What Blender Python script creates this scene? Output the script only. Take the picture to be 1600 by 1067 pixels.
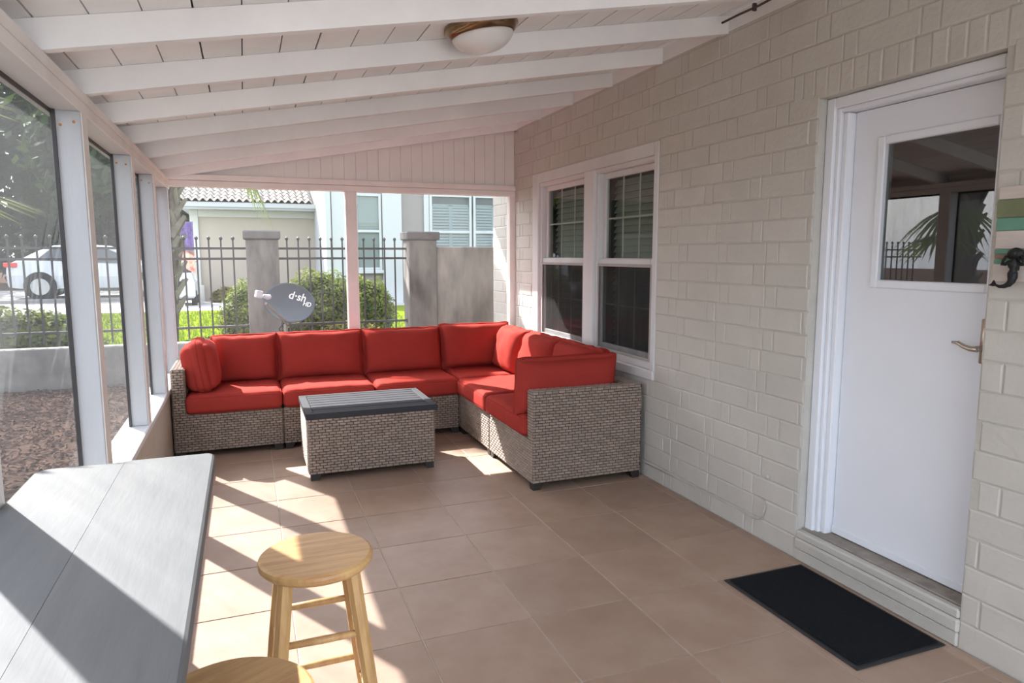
import bpy, bmesh, math, random
from mathutils import Vector, Matrix, noise
for o in list(bpy.data.objects): bpy.data.objects.remove(o)
SC = bpy.context.scene
COL = SC.collection
RND = random.Random(7)

# ---------------------------------------------------------------- camera, sky, sun, exposure
FPX, YAW, PITCH, ROLL = 1078.35, 0.368173, 0.124984, -0.001079
CAM = Vector((-0.124375, -2.01334, 1.485439))
fw = Vector((math.sin(YAW)*math.cos(PITCH), math.cos(YAW)*math.cos(PITCH), -math.sin(PITCH)))
r0 = Vector((math.cos(YAW), -math.sin(YAW), 0)); u0 = r0.cross(fw)
rt = r0*math.cos(ROLL) + u0*math.sin(ROLL); up = rt.cross(fw)
cd = bpy.data.cameras.new('camera'); cam = bpy.data.objects.new('camera', cd); COL.objects.link(cam)
cd.sensor_fit = 'HORIZONTAL'; cd.sensor_width = 36; cd.lens = FPX/1600*36; cd.clip_start = 0.05; cd.clip_end = 500
M = Matrix((rt, up, -fw)).transposed().to_4x4(); M.translation = CAM
cam.matrix_world = M; SC.camera = cam

SUN_E = math.radians(40.7)
SUN_H = Vector((0.484, -0.875, 0))            # the way the light travels over the ground
world = bpy.data.worlds.new('sky'); SC.world = world; world.use_nodes = True
nt = world.node_tree; nt.nodes.clear()
wo = nt.nodes.new('ShaderNodeOutputWorld'); bg = nt.nodes.new('ShaderNodeBackground')
sky = nt.nodes.new('ShaderNodeTexSky'); sky.sky_type = 'NISHITA'; sky.sun_disc = False
sky.sun_elevation = SUN_E; sky.sun_rotation = math.radians(-29); sky.air_density = 1.0; sky.dust_density = 4.0; sky.ozone_density = 1.0
hz = nt.nodes.new('ShaderNodeMix'); hz.data_type = 'RGBA'; hz.inputs[0].default_value = 0.62
hz.inputs[7].default_value = (8.1, 8.8, 10.0, 1)     # bright haze over the whole sky
nt.links.new(sky.outputs[0], hz.inputs[6]); nt.links.new(hz.outputs[2], bg.inputs[0]); nt.links.new(bg.outputs[0], wo.inputs[0])
bg.inputs[1].default_value = 0.40
sd = bpy.data.lights.new('sun', 'SUN'); sun = bpy.data.objects.new('sun', sd); COL.objects.link(sun)
sd.energy = 13.5; sd.angle = math.radians(0.6); sd.color = (1.0, 0.98, 0.95)
ld = Vector((SUN_H.x*math.cos(SUN_E), SUN_H.y*math.cos(SUN_E), -math.sin(SUN_E))).normalized()
sun.rotation_euler = ld.to_track_quat('-Z', 'Y').to_euler(); sun.location = (-6, 12, 12)
SC.view_settings.view_transform = 'Standard'; SC.view_settings.look = 'None'
SC.view_settings.gamma = 1; SC.view_settings.use_curve_mapping = False
SC.view_settings.exposure = 0.74

# ---------------------------------------------------------------- materials
MATS = {}
def lin(r, g, b):
    f = lambda c: (c/255/12.92) if c/255 <= .04045 else ((c/255+.055)/1.055)**2.4
    return (f(r), f(g), f(b), 1)
def mat(name, col, rough=.6, metal=0, var=.0, vscale=6, vcol=None, bump=0, bscale=40, stretch=(1, 1, 1), island=0, objrnd=0, spec=.4, trans=0):
    """procedural material: base colour varied by noise, per island and per object, with noise relief"""
    m = bpy.data.materials.new(name); m.use_nodes = True; MATS[name] = m
    n = m.node_tree; N = n.nodes; L = n.links; b = N['Principled BSDF']
    b.inputs['Roughness'].default_value = rough; b.inputs['Metallic'].default_value = metal
    b.inputs['Specular IOR Level'].default_value = spec
    if trans: b.inputs['Transmission Weight'].default_value = trans
    c = col if len(col) == 4 else (*col, 1)
    tc = N.new('ShaderNodeTexCoord'); mp = N.new('ShaderNodeMapping'); mp.inputs['Scale'].default_value = stretch
    L.new(tc.outputs['Object'], mp.inputs[0])
    if objrnd:
        oi = N.new('ShaderNodeObjectInfo'); ad = N.new('ShaderNodeVectorMath'); ad.operation = 'ADD'
        ml = N.new('ShaderNodeMath'); ml.operation = 'MULTIPLY'; ml.inputs[1].default_value = 37
        L.new(oi.outputs['Random'], ml.inputs[0]); L.new(mp.outputs[0], ad.inputs[0]); L.new(ml.outputs[0], ad.inputs[1]); vec = ad.outputs[0]
    else: vec = mp.outputs[0]
    cur = None
    if var:
        nz = N.new('ShaderNodeTexNoise'); nz.inputs['Scale'].default_value = vscale; nz.inputs['Detail'].default_value = 6; nz.inputs['Roughness'].default_value = .6
        L.new(vec, nz.inputs['Vector'])
        rp = N.new('ShaderNodeValToRGB'); rp.color_ramp.elements[0].position = .32; rp.color_ramp.elements[1].position = .68
        v2 = vcol if vcol else tuple(x*(1-var) for x in c[:3])
        rp.color_ramp.elements[0].color = (*v2[:3], 1); rp.color_ramp.elements[1].color = c
        L.new(nz.outputs['Fac'], rp.inputs[0]); cur = rp.outputs[0]
    def mulby(src, amt):
        nonlocal cur
        mr = N.new('ShaderNodeMapRange'); mr.inputs[3].default_value = 1-amt; mr.inputs[4].default_value = 1+amt; L.new(src, mr.inputs[0])
        mx = N.new('ShaderNodeMix'); mx.data_type = 'RGBA'; mx.blend_type = 'MULTIPLY'; mx.inputs[0].default_value = 1
        if cur: L.new(cur, mx.inputs[6])
        else: mx.inputs[6].default_value = c
        L.new(mr.outputs[0], mx.inputs[7]); cur = mx.outputs[2]
    if island:
        ge = N.new('ShaderNodeNewGeometry'); mulby(ge.outputs['Random Per Island'], island)
    if objrnd:
        mulby(oi.outputs['Random'], objrnd)
    if cur: L.new(cur, b.inputs['Base Color'])
    else: b.inputs['Base Color'].default_value = c
    if bump:
        nb = N.new('ShaderNodeTexNoise'); nb.inputs['Scale'].default_value = bscale; nb.inputs['Detail'].default_value = 5; L.new(vec, nb.inputs['Vector'])
        bp = N.new('ShaderNodeBump'); bp.inputs['Strength'].default_value = bump; bp.inputs['Distance'].default_value = .01
        L.new(nb.outputs['Fac'], bp.inputs['Height']); L.new(bp.outputs[0], b.inputs['Normal'])
    return m
def leafmat(name, col, island=.35):
    m = mat(name, col, rough=.7, island=island, spec=.08)
    n = m.node_tree; b = n.nodes['Principled BSDF']; out = n.nodes['Material Output']
    t = n.nodes.new('ShaderNodeBsdfTranslucent'); t.inputs[0].default_value = (col[0]*1.1, col[1]*1.15, col[2]*.7, 1)
    mx = n.nodes.new('ShaderNodeMixShader'); mx.inputs[0].default_value = .35
    n.links.new(b.outputs[0], mx.inputs[1]); n.links.new(t.outputs[0], mx.inputs[2]); n.links.new(mx.outputs[0], out.inputs[0])
    return m
def meshscreen(name, opacity, col):
    """woven insect screen: part see-through, part thin grey thread that scatters light both ways"""
    m = bpy.data.materials.new(name); m.use_nodes = True; MATS[name] = m
    n = m.node_tree; n.nodes.clear(); N = n.nodes; L = n.links
    o = N.new('ShaderNodeOutputMaterial'); tr = N.new('ShaderNodeBsdfTransparent'); df = N.new('ShaderNodeBsdfDiffuse'); tl = N.new('ShaderNodeBsdfTranslucent')
    df.inputs[0].default_value = (*col, 1); tl.inputs[0].default_value = (*col, 1)
    a = N.new('ShaderNodeMixShader'); a.inputs[0].default_value = .45; b = N.new('ShaderNodeMixShader')
    tc = N.new('ShaderNodeTexCoord'); nz = N.new('ShaderNodeTexNoise'); nz.inputs['Scale'].default_value = 5; nz.inputs['Detail'].default_value = 8
    mp = N.new('ShaderNodeMapping'); mp.inputs['Scale'].default_value = (3, 3, .6); L.new(tc.outputs['Object'], mp.inputs[0]); L.new(mp.outputs[0], nz.inputs['Vector'])
    mr = N.new('ShaderNodeMapRange'); mr.inputs[1].default_value = .3; mr.inputs[2].default_value = .7; mr.inputs[3].default_value = opacity*.86; mr.inputs[4].default_value = min(1, opacity*1.14)
    L.new(nz.outputs['Fac'], mr.inputs[0]); L.new(mr.outputs[0], b.inputs[0])
    L.new(df.outputs[0], a.inputs[1]); L.new(tl.outputs[0], a.inputs[2]); L.new(tr.outputs[0], b.inputs[1]); L.new(a.outputs[0], b.inputs[2]); L.new(b.outputs[0], o.inputs[0])
    return m
def glassmat(name, tint, ior=1.6):
    m = bpy.data.materials.new(name); m.use_nodes = True; MATS[name] = m
    n = m.node_tree; n.nodes.clear(); N = n.nodes; L = n.links
    o = N.new('ShaderNodeOutputMaterial'); tr = N.new('ShaderNodeBsdfTransparent'); tr.inputs[0].default_value = (*tint, 1)
    gl = N.new('ShaderNodeBsdfGlossy'); gl.inputs['Roughness'].default_value = .01; fr = N.new('ShaderNodeFresnel'); fr.inputs[0].default_value = ior
    ge = N.new('ShaderNodeNewGeometry'); iv = N.new('ShaderNodeMath'); iv.operation = 'SUBTRACT'; iv.inputs[0].default_value = 1; L.new(ge.outputs['Backfacing'], iv.inputs[1])
    ff = N.new('ShaderNodeMath'); ff.operation = 'MULTIPLY'; L.new(fr.outputs[0], ff.inputs[0]); L.new(iv.outputs[0], ff.inputs[1])   # reflect on the outer face only
    mx = N.new('ShaderNodeMixShader'); L.new(ff.outputs[0], mx.inputs[0]); L.new(tr.outputs[0], mx.inputs[1]); L.new(gl.outputs[0], mx.inputs[2]); L.new(mx.outputs[0], o.inputs[0])
    return m
mat('post_paint', (.50, .51, .52), .6, var=.12, vscale=3, bump=.3, bscale=45, stretch=(1, 1, .2))
mat('white_paint', (.70, .70, .70), .55, var=.10, vscale=3, bump=.12, bscale=60, stretch=(1, 1, .25))
mat('ceiling_paint', (.85, .835, .82), .6, var=.10, vscale=2.5, bump=.12, bscale=50, objrnd=.05)
mat('header_paint', (.85, .81, .765), .55, var=.12, vscale=4, bump=.12, bscale=50)
mat('door_paint', (.81, .84, .89), .42, var=.04, vscale=2, bump=.04, bscale=30)
mat('brick_paint', (.565, .545, .495), .5, var=.08, vscale=5, bump=.3, bscale=45, objrnd=.02)
mat('joint_paint', (.545, .525, .475), .55, var=.12, vscale=6, bump=.4, bscale=60)
mat('panel_paint', (.82, .79, .75), .6, var=.06, vscale=3)
mat('tile_clay', (.39, .283, .215), .5, var=.3, vscale=4.5, vcol=(.33, .225, .165), bump=.06, bscale=25, objrnd=.07, spec=.35)
mat('grout', (.50, .42, .35), .8, var=.2, vscale=12)
mat('stucco', (.50, .43, .35), .85, var=.12, vscale=8, bump=.4, bscale=90)
mat('step_concrete', (.34, .30, .26), .85, var=.35, vscale=14, bump=.4, bscale=60)
mat('grey_concrete', (.36, .325, .29), .9, var=.5, vscale=5, bump=.35, bscale=40, stretch=(1, 1, .35))
mat('pillar_concrete', (.20, .18, .16), .9, var=.55, vscale=7, bump=.35, bscale=40, stretch=(1, 1, .35))
mat('base_concrete', (.27, .25, .23), .9, var=.4, vscale=5, bump=.3, bscale=40)
mat('cap_concrete', (.13, .12, .113), .9, var=.25, vscale=9, bump=.4, bscale=60)
mat('red_fabric', (.355, .044, .034), .9, var=.10, vscale=5, bump=.10, bscale=260, spec=.04)
mat('red_piping', (.31, .033, .024), .9, spec=.04)
mat('wicker', (.30, .236, .192), .55, island=.16, bump=.1, bscale=200)
mat('wicker_core', (.02, .015, .012), .8)
mat('foot_plastic', (.026, .021, .019), .5)
mat('table_slat', (.042, .043, .049), .8, spec=.12, var=.12, vscale=30, stretch=(.1, 1, 1), objrnd=.05)
mat('table_rim', (.042, .043, .047), .75, spec=.15)
mat('stool_wood', (.68, .435, .185), .38, var=.32, vscale=9, vcol=(.50, .27, .115), stretch=(.5, 5, .5), bump=.03, bscale=40, objrnd=.06)
mat('stool_leg_wood', (.68, .435, .185), .38, var=.28, vscale=10, vcol=(.50, .28, .12), stretch=(4, 4, .4), bump=.03, bscale=40, objrnd=.06)
mat('bar_wood', (.154, .160, .164), .6, var=.16, vscale=7, vcol=(.133, .139, .146), stretch=(5, .6, 1), bump=.04, bscale=25, spec=.2, objrnd=.04)
mat('mat_fibre', (.016, .019, .022), .95, var=.4, vscale=120, bump=.8, bscale=260, spec=.1)
mat('mat_rubber', (.022, .022, .023), .6)
mat('bronze', (.32, .20, .11), .25, metal=1, var=.3, vscale=8)
mat('frosted', (.72, .70, .68), .3, spec=.5)
mat('iron_black', (.018, .017, .018), .5, metal=.4, bump=.3, bscale=120)
mat('dark_cable', (.07, .05, .05), .6)
mat('fence_iron', (.05, .045, .045), .5, metal=.2)
mat('nickel', (.55, .48, .40), .28, metal=1)
mat('rust', (.50, .20, .06), .9)
mat('plaque_white', (.62, .55, .50), .8, var=.2, vscale=14, stretch=(1, .3, 2))
mat('plaque_green', (.20, .225, .125), .8, var=.25, vscale=12)
mat('plaque_teal', (.15, .32, .235), .8, var=.2, vscale=12)
mat('plaque_brown', (.30, .20, .15), .8, var=.2, vscale=12)
mat('dish_grey', (.055, .067, .082), .45)
mat('dish_white', (.72, .72, .72), .5)
mat('lnb_grey', (.45, .46, .50), .5)
mat('dish_arm', (.20, .17, .15), .5)
mat('galv', (.5, .5, .5), .4, metal=.7)
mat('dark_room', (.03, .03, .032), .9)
mat('blind', (.34, .35, .335), .6)
mat('muntin', (.62, .60, .58), .5)
mat('sash_screen_frame', (.40, .37, .35), .5)
mat('house_stucco', (.205, .188, .178), .9, var=.08, vscale=4, bump=.3, bscale=30)
mat('house_beige', (.34, .295, .24), .9, var=.06, vscale=2)
mat('house_white', (.36, .375, .38), .6)
mat('house_trim', (.40, .40, .365), .7)
mat('roof_clay', (.25, .22, .19), .8, objrnd=.12)
mat('roof_under', (.13, .12, .11), .9)
mat('shutter_white', (.34, .36, .36), .6)
mat('lawn', (.115, .155, .01), .95, spec=0, var=.25, vscale=5)
mat('gravel', (.34, .33, .315), .9, var=.2, vscale=20, bump=.5, bscale=80)
mat('soil', (.095, .064, .050), .95, spec=0, var=.4, vscale=10, bump=.6, bscale=40)
mat('bounce_paving', (.58, .56, .53), .85, var=.1, vscale=4)  # pale tone for the added light-bouncing ground behind the camera
mat('road', (.26, .25, .24), .9, var=.15, vscale=5)
mat('mulch', (.125, .083, .066), .95, spec=0, island=.45)
leafmat('grass_blade', (.115, .16, .01))
leafmat('leaf_yellow', (.13, .155, .032), .5)
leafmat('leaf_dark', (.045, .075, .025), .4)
leafmat('leaf_tree', (.035, .055, .022), .4)
leafmat('leaf_new', (.20, .17, .06), .4)
leafmat('palm_leaf', (.12, .145, .045), .3)
mat('palm_boot', (.17, .145, .12), .9, var=.35, vscale=9, objrnd=.2, bump=.5, bscale=40)
mat('palm_trunk', (.13, .10, .08), .9, var=.3, vscale=9, bump=.6, bscale=30)
mat('bark', (.10, .075, .05), .9, var=.3, vscale=8)
mat('car_white', (.50, .52, .54), .22, spec=.6)
mat('car_glass', (.03, .035, .04), .08, spec=.8)
mat('tyre', (.02, .02, .02), .8)
mat('rim', (.45, .45, .46), .3, metal=.8)
mat('tail_red', (.55, .03, .03), .3)
mat('flag_purple', (.20, .13, .36), .8, var=.5, vscale=14)
mat('flag_red', (.65, .10, .10), .8, var=.5, vscale=9, vcol=(.75, .6, .5))
mat('orange_kayak', (.55, .22, .10), .5)
meshscreen('screen_side', .27, (.20, .205, .205))
meshscreen('screen_end', .06, (.22, .22, .22))
meshscreen('screen_sash', .28, (.10, .10, .10))
glassmat('pane', (.86, .90, .87), 1.6)
glassmat('door_pane', (.55, .58, .56), 2.3)
glassmat('house_pane', (.8, .84, .84), 1.5)

# ---------------------------------------------------------------- mesh helpers
class B:
    def __init__(s): s.v = []; s.f = []
    def add(s, vs, fs):
        n = len(s.v); s.v += [tuple(v) for v in vs]; s.f += [tuple(i+n for i in f) for f in fs]; return s
    def box(s, x0, x1, y0, y1, z0, z1):
        return s.add([(x0,y0,z0),(x1,y0,z0),(x1,y1,z0),(x0,y1,z0),(x0,y0,z1),(x1,y0,z1),(x1,y1,z1),(x0,y1,z1)],
                     [(3,2,1,0),(4,5,6,7),(0,1,5,4),(1,2,6,5),(2,3,7,6),(3,0,4,7)])
    def cbox(s, x0, x1, y0, y1, z0, z1, c=.004):
        """box with chamfered edges (44 triangles)"""
        lo, hi = (x0,y0,z0), (x1,y1,z1); c = min(c, .45*min(hi[i]-lo[i] for i in range(3)))
        vs = []; idx = {}
        for cx in (0,1):
            for cy in (0,1):
                for cz in (0,1):
                    cc = (cx,cy,cz)
                    for ax in range(3):
                        p = [ (hi[i] if cc[i] else lo[i]) if i == ax else ((hi[i]-c) if cc[i] else (lo[i]+c)) for i in range(3)]
                        idx[(cc,ax)] = len(vs); vs.append(p)
        fs = []
        ctr = Vector([(lo[i]+hi[i])/2 for i in range(3)])
        def put(f):
            a, b_, d = Vector(vs[f[0]]), Vector(vs[f[1]]), Vector(vs[f[2]])
            m = sum((Vector(vs[i]) for i in f), Vector())/len(f)
            fs.append(f if (b_-a).cross(d-a).dot(m-ctr) > 0 else tuple(reversed(f)))
        for ax in range(3):
            o1, o2 = [i for i in range(3) if i != ax]
            for sd_ in (0,1):
                q = []
                for a, b_ in ((0,0),(1,0),(1,1),(0,1)):
                    cc = [0,0,0]; cc[ax] = sd_; cc[o1] = a; cc[o2] = b_; q.append(idx[(tuple(cc),ax)])
                put(tuple(q))
            for a in (0,1):
                for b_ in (0,1):
                    c0 = [0,0,0]; c0[o1] = a; c0[o2] = b_; c1 = list(c0); c1[ax] = 1; c0 = tuple(c0); c1 = tuple(c1)
                    put((idx[(c0,o1)], idx[(c1,o1)], idx[(c1,o2)], idx[(c0,o2)]))
        for cx in (0,1):
            for cy in (0,1):
                for cz in (0,1): put(tuple(idx[((cx,cy,cz),a)] for a in range(3)))
        return s.add(vs, fs)
    def tube(s, pts, r, n=8, cap=True):
        """tube along a path; r is one radius or one per point"""
        pts = [Vector(p) for p in pts]; R = r if isinstance(r, (list, tuple)) else [r]*len(pts)
        base = len(s.v); ref = None
        for i, p in enumerate(pts):
            t = (pts[min(i+1, len(pts)-1)] - pts[max(i-1, 0)]).normalized()
            if ref is None:
                ref = Vector((0,0,1)) if abs(t.z) < .9 else Vector((1,0,0))
            a = t.cross(ref).normalized(); b_ = a.cross(t).normalized(); ref = b_
            for k in range(n):
                w = 2*math.pi*k/n; s.v.append(tuple(p + (a*math.cos(w)+b_*math.sin(w))*R[i]))
        for i in range(len(pts)-1):
            for k in range(n):
                k2 = (k+1) % n; s.f.append((base+i*n+k, base+i*n+k2, base+(i+1)*n+k2, base+(i+1)*n+k))
        if cap:
            s.f.append(tuple(base+k for k in reversed(range(n)))); s.f.append(tuple(base+(len(pts)-1)*n+k for k in range(n)))
        return s
    def lathe(s, prof, c=(0,0,0), n=32, axis='Z', sx=1, sy=1):
        base = len(s.v); c = Vector(c)
        for (r, h) in prof:
            for k in range(n):
                w = 2*math.pi*k/n; x, y = r*math.cos(w)*sx, r*math.sin(w)*sy
                p = {'Z':(x,y,h),'X':(h,x,y),'Y':(y,h,x)}[axis]; s.v.append(tuple(c+Vector(p)))
        for i in range(len(prof)-1):
            for k in range(n):
                k2 = (k+1) % n; s.f.append((base+i*n+k, base+i*n+k2, base+(i+1)*n+k2, base+(i+1)*n+k))
        s.f.append(tuple(base+k for k in reversed(range(n)))); s.f.append(tuple(base+(len(prof)-1)*n+k for k in range(n)))
        return s
    def prism(s, poly, d0, d1, axis='Z'):
        """polygon (a,b) pushed from d0 to d1 along axis"""
        n = len(poly); base = len(s.v)
        for d in (d0, d1):
            for a, b_ in poly: s.v.append({'Z':(a,b_,d),'Y':(a,d,b_),'X':(d,a,b_)}[axis])
        for k in range(n): s.f.append((base+k, base+(k+1) % n, base+n+(k+1) % n, base+n+k))
        s.f.append(tuple(base+k for k in reversed(range(n)))); s.f.append(tuple(base+n+k for k in range(n)))
        return s
    def mesh(s, name, smooth=False, fix=False):
        me = bpy.data.meshes.new(name); me.from_pydata(s.v, [], s.f); me.update()
        if fix:
            bm = bmesh.new(); bm.from_mesh(me); bmesh.ops.recalc_face_normals(bm, faces=bm.faces); bm.to_mesh(me); bm.free()
        if smooth:
            for p in me.polygons: p.use_smooth = True
        return me
def wpos(o):
    v = Vector((0,0,0))
    while o is not None: v = v + o.location; o = o.parent
    return v
def put(name, me, m, parent=None, at=None, rot=None, scale=None):
    """link a mesh as ONE object; vertices are world coordinates unless a place is given"""
    o = bpy.data.objects.new(name, me); COL.objects.link(o)
    if not me.materials: me.materials.append(MATS[m])
    base = -wpos(parent) if parent is not None else Vector((0,0,0))
    o.parent = parent; o.location = base if at is None else base + Vector(at)
    if rot: o.rotation_euler = rot
    if scale: o.scale = scale
    return o
def part(name, b, m, parent=None, smooth=False, fix=True, **k):
    return put(name, b.mesh(name, smooth, fix), m, parent, **k)
def tag(o, label, cat, group=None):
    o['label'] = label; o['category'] = cat
    if group: o['group'] = group
    return o
def thing(name, label, cat, loc=(0,0,0), group=None):
    o = bpy.data.objects.new(name, None); COL.objects.link(o); o.location = loc; o.empty_display_size = .1
    return tag(o, label, cat, group)
def struct(name, loc=(0,0,0)):
    o = bpy.data.objects.new(name, None); COL.objects.link(o); o.location = loc; o['kind'] = 'structure'; return o
def sobj(name, b, m, **k):
    o = part(name, b, m, **k); o['kind'] = 'structure'; return o
def dup(root, loc, rotz=0, label=None):
    r = root.copy(); COL.objects.link(r); r.location = loc; r.rotation_euler = (0,0,rotz)
    if label: r['label'] = label
    for ch in list(root.children):
        c = ch.copy(); COL.objects.link(c); c.parent = r
        for g in ch.children:
            d = g.copy(); COL.objects.link(d); d.parent = c
    return r

XW, XL, YF, YN = 2.34, -0.67, 4.288, -3.2      # house wall face, side posts' inner face, end wall face, near end of the porch
SL = 0.1825                                    # roof slope
raf_z = lambda x: 2.105 + SL*(x-XL)            # underside of the rafters

# ---------------------------------------------------------------- floor of square tiles
T = 0.457; floor = struct('floor')
part('slab', B().box(XL-.14, XW+.02, YN, YF+.15, -.12, -.003), 'grout', floor)
xs = [XL+.002]+[i*T for i in range(-1, 6)]+[XW]; ys = [YN]+[j*T for j in range(-6, 10)]+[YF]
cache = {}
for i in range(len(xs)-1):
    for j in range(len(ys)-1):
        w, d = xs[i+1]-xs[i]-.006, ys[j+1]-ys[j]-.006
        if w < .01 or d < .01: continue
        k = (round(w, 3), round(d, 3))
        if k not in cache: cache[k] = B().cbox(-w/2, w/2, -d/2, d/2, -.012, 0, .0015).mesh('tile')
        put('tile', cache[k], 'tile_clay', floor, at=((xs[i]+xs[i+1])/2, (ys[j]+ys[j+1])/2, RND.uniform(-.0004, .0004)))

# ---------------------------------------------------------------- house wall of painted brick
WY0, WY1, WZ0, WZ1 = 1.80, 3.85, .665, 2.20       # window opening
DY0, DY1, DZ0, DZ1 = -.325, .505, .13, 2.185     # door opening
YB, ZT = 4.93, 2.665                             # far corner of the house, top of the brick
wall = struct('wall_right')
core = B(); xc0, xc1 = XW+.0042, XW+.20
for y0, y1, z0, z1 in ((YN,DY0,0,ZT),(DY0,DY1,DZ1,ZT),(DY1,WY0,0,ZT),(WY0,WY1,0,WZ0),(WY0,WY1,WZ1,ZT),(WY1,YB,0,ZT)):
    core.box(xc0, xc1, y0, y1, z0, z1)
part('masonry_core', core, 'joint_paint', wall, fix=False)
CH = .1105; bricks = []
def clear(y0, y1, z0, z1):
    """pieces of a brick that stay clear of the openings"""
    out = [(y0, y1)]
    for a, b_, c, d in ((WY0,WY1,WZ0,WZ1),(DY0,DY1,0,DZ1)):
        if z1 > c+.02 and z0 < d-.02:
            nw = []
            for p, q in out:
                if q <= a or p >= b_: nw.append((p, q)); continue
                if p < a: nw.append((p, a))
                if q > b_: nw.append((b_, q))
            out = nw
    return [(p, q) for p, q in out if q-p > .03]
row = 0; z = 0.0
while z < ZT-.03:
    z1 = min(z+CH, ZT); y = YN - (0.19 if row % 2 else 0); k = row % 2
    while y < YB:
        ln = RND.uniform(.285, .305) if (k % 2 == 0) else RND.uniform(.072, .088)
        a, b_ = max(y, YN), min(y+ln, YB)
        if b_-a > .02:
            # upright bricks stand over the door
            for p, q in clear(a, b_, z, z1):
                if q > DY0-.14 and p < DY1+.16 and row == 20:
                    if p < DY0-.14: bricks.append((p, DY0-.14, z, z1))
                    if q > DY1+.16: bricks.append((DY1+.16, q, z, z1))
                else: bricks.append((p, q, z, z1))
        y += ln; k += 1
    z += CH; row += 1
y = DY0-.14
while y < DY1+.15: bricks.append((y, min(y+.0715, DY1+.16), DZ1+.001, 21*CH)); y += .0715
def brick_mesh(w, h):
    g = .005; r = .006
    a, b_, c, d = -w/2+g/2, w/2-g/2, -h/2+g/2, h/2-g/2
    j = lambda: RND.uniform(-.0012, .0012)
    v = [(.012,a,c),(.012,b_,c),(.012,b_,d),(.012,a,d)]
    v += [(.0030,a,c),(.0028,b_,c),(.0028,b_,d),(.0028,a,d)]
    v += [(j(),a+r,c+r),(j(),b_-r,c+r),(j(),b_-r,d-r),(j(),a+r,d-r)]
    f = [(0,1,5,4),(1,2,6,5),(2,3,7,6),(3,0,4,7),(4,5,9,8),(5,6,10,9),(6,7,11,10),(7,4,8,11),(8,9,10,11)]
    bb = B(); bb.add(v, f); return bb
size = lambda q: (q[1]-q[0])*(q[3]-q[2])/max(.4, (Vector((XW, (q[0]+q[1])/2, (q[2]+q[3])/2))-CAM).length)**2.6 * (1 if q[1] > -.62 else 0)
bricks.sort(key=size, reverse=True)
bcache = {}
for q in bricks[:296]:
    w, h = q[1]-q[0], q[3]-q[2]; k = (round(w, 2), round(h, 3), RND.randint(0, 2))
    if k not in bcache: bcache[k] = brick_mesh(k[0], k[1]).mesh('brick', fix=True)
    put('brick', bcache[k], 'brick_paint', wall, at=(XW+RND.uniform(-.0015, .0015), (q[0]+q[1])/2, (q[2]+q[3])/2), scale=(1, w/k[0], 1))
rest = B()
for q in bricks[296:]:
    bb = brick_mesh(q[1]-q[0], q[3]-q[2]); n = len(rest.v)
    rest.v += [(XW+x, (q[0]+q[1])/2+y, (q[2]+q[3])/2+z) for x, y, z in bb.v]; rest.f += [tuple(i+n for i in f) for f in bb.f]
o = part('brickwork', rest, 'brick_paint', wall); o['kind'] = 'stuff'
# the far end face of the house
part('gable_end', B().box(XW+.006, 6.0, YB-.02, YB, 0, ZT), 'house_stucco', wall)
# the house roof's boxed eave, past the porch end
eave = sobj('trim_1', B().box(1.46, 6.2, 4.62, 5.85, 2.70, 2.86), 'house_white')
# rooms behind the window and the door
room = sobj('wall_inside', B().box(3.2, 3.25, -1.5, 4.9, 0, 2.6).box(2.56, 3.2, 4.85, 4.9, 0, 2.6).box(2.56, 3.2, 1.2, 1.25, 0, 2.6).box(2.56, 3.2, -1.5, -1.45, 0, 2.6).box(2.56, 3.2, -1.5, 4.9, 2.6, 2.65).box(2.56, 3.2, -1.5, 4.9, -.05, 0), 'dark_room')

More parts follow.
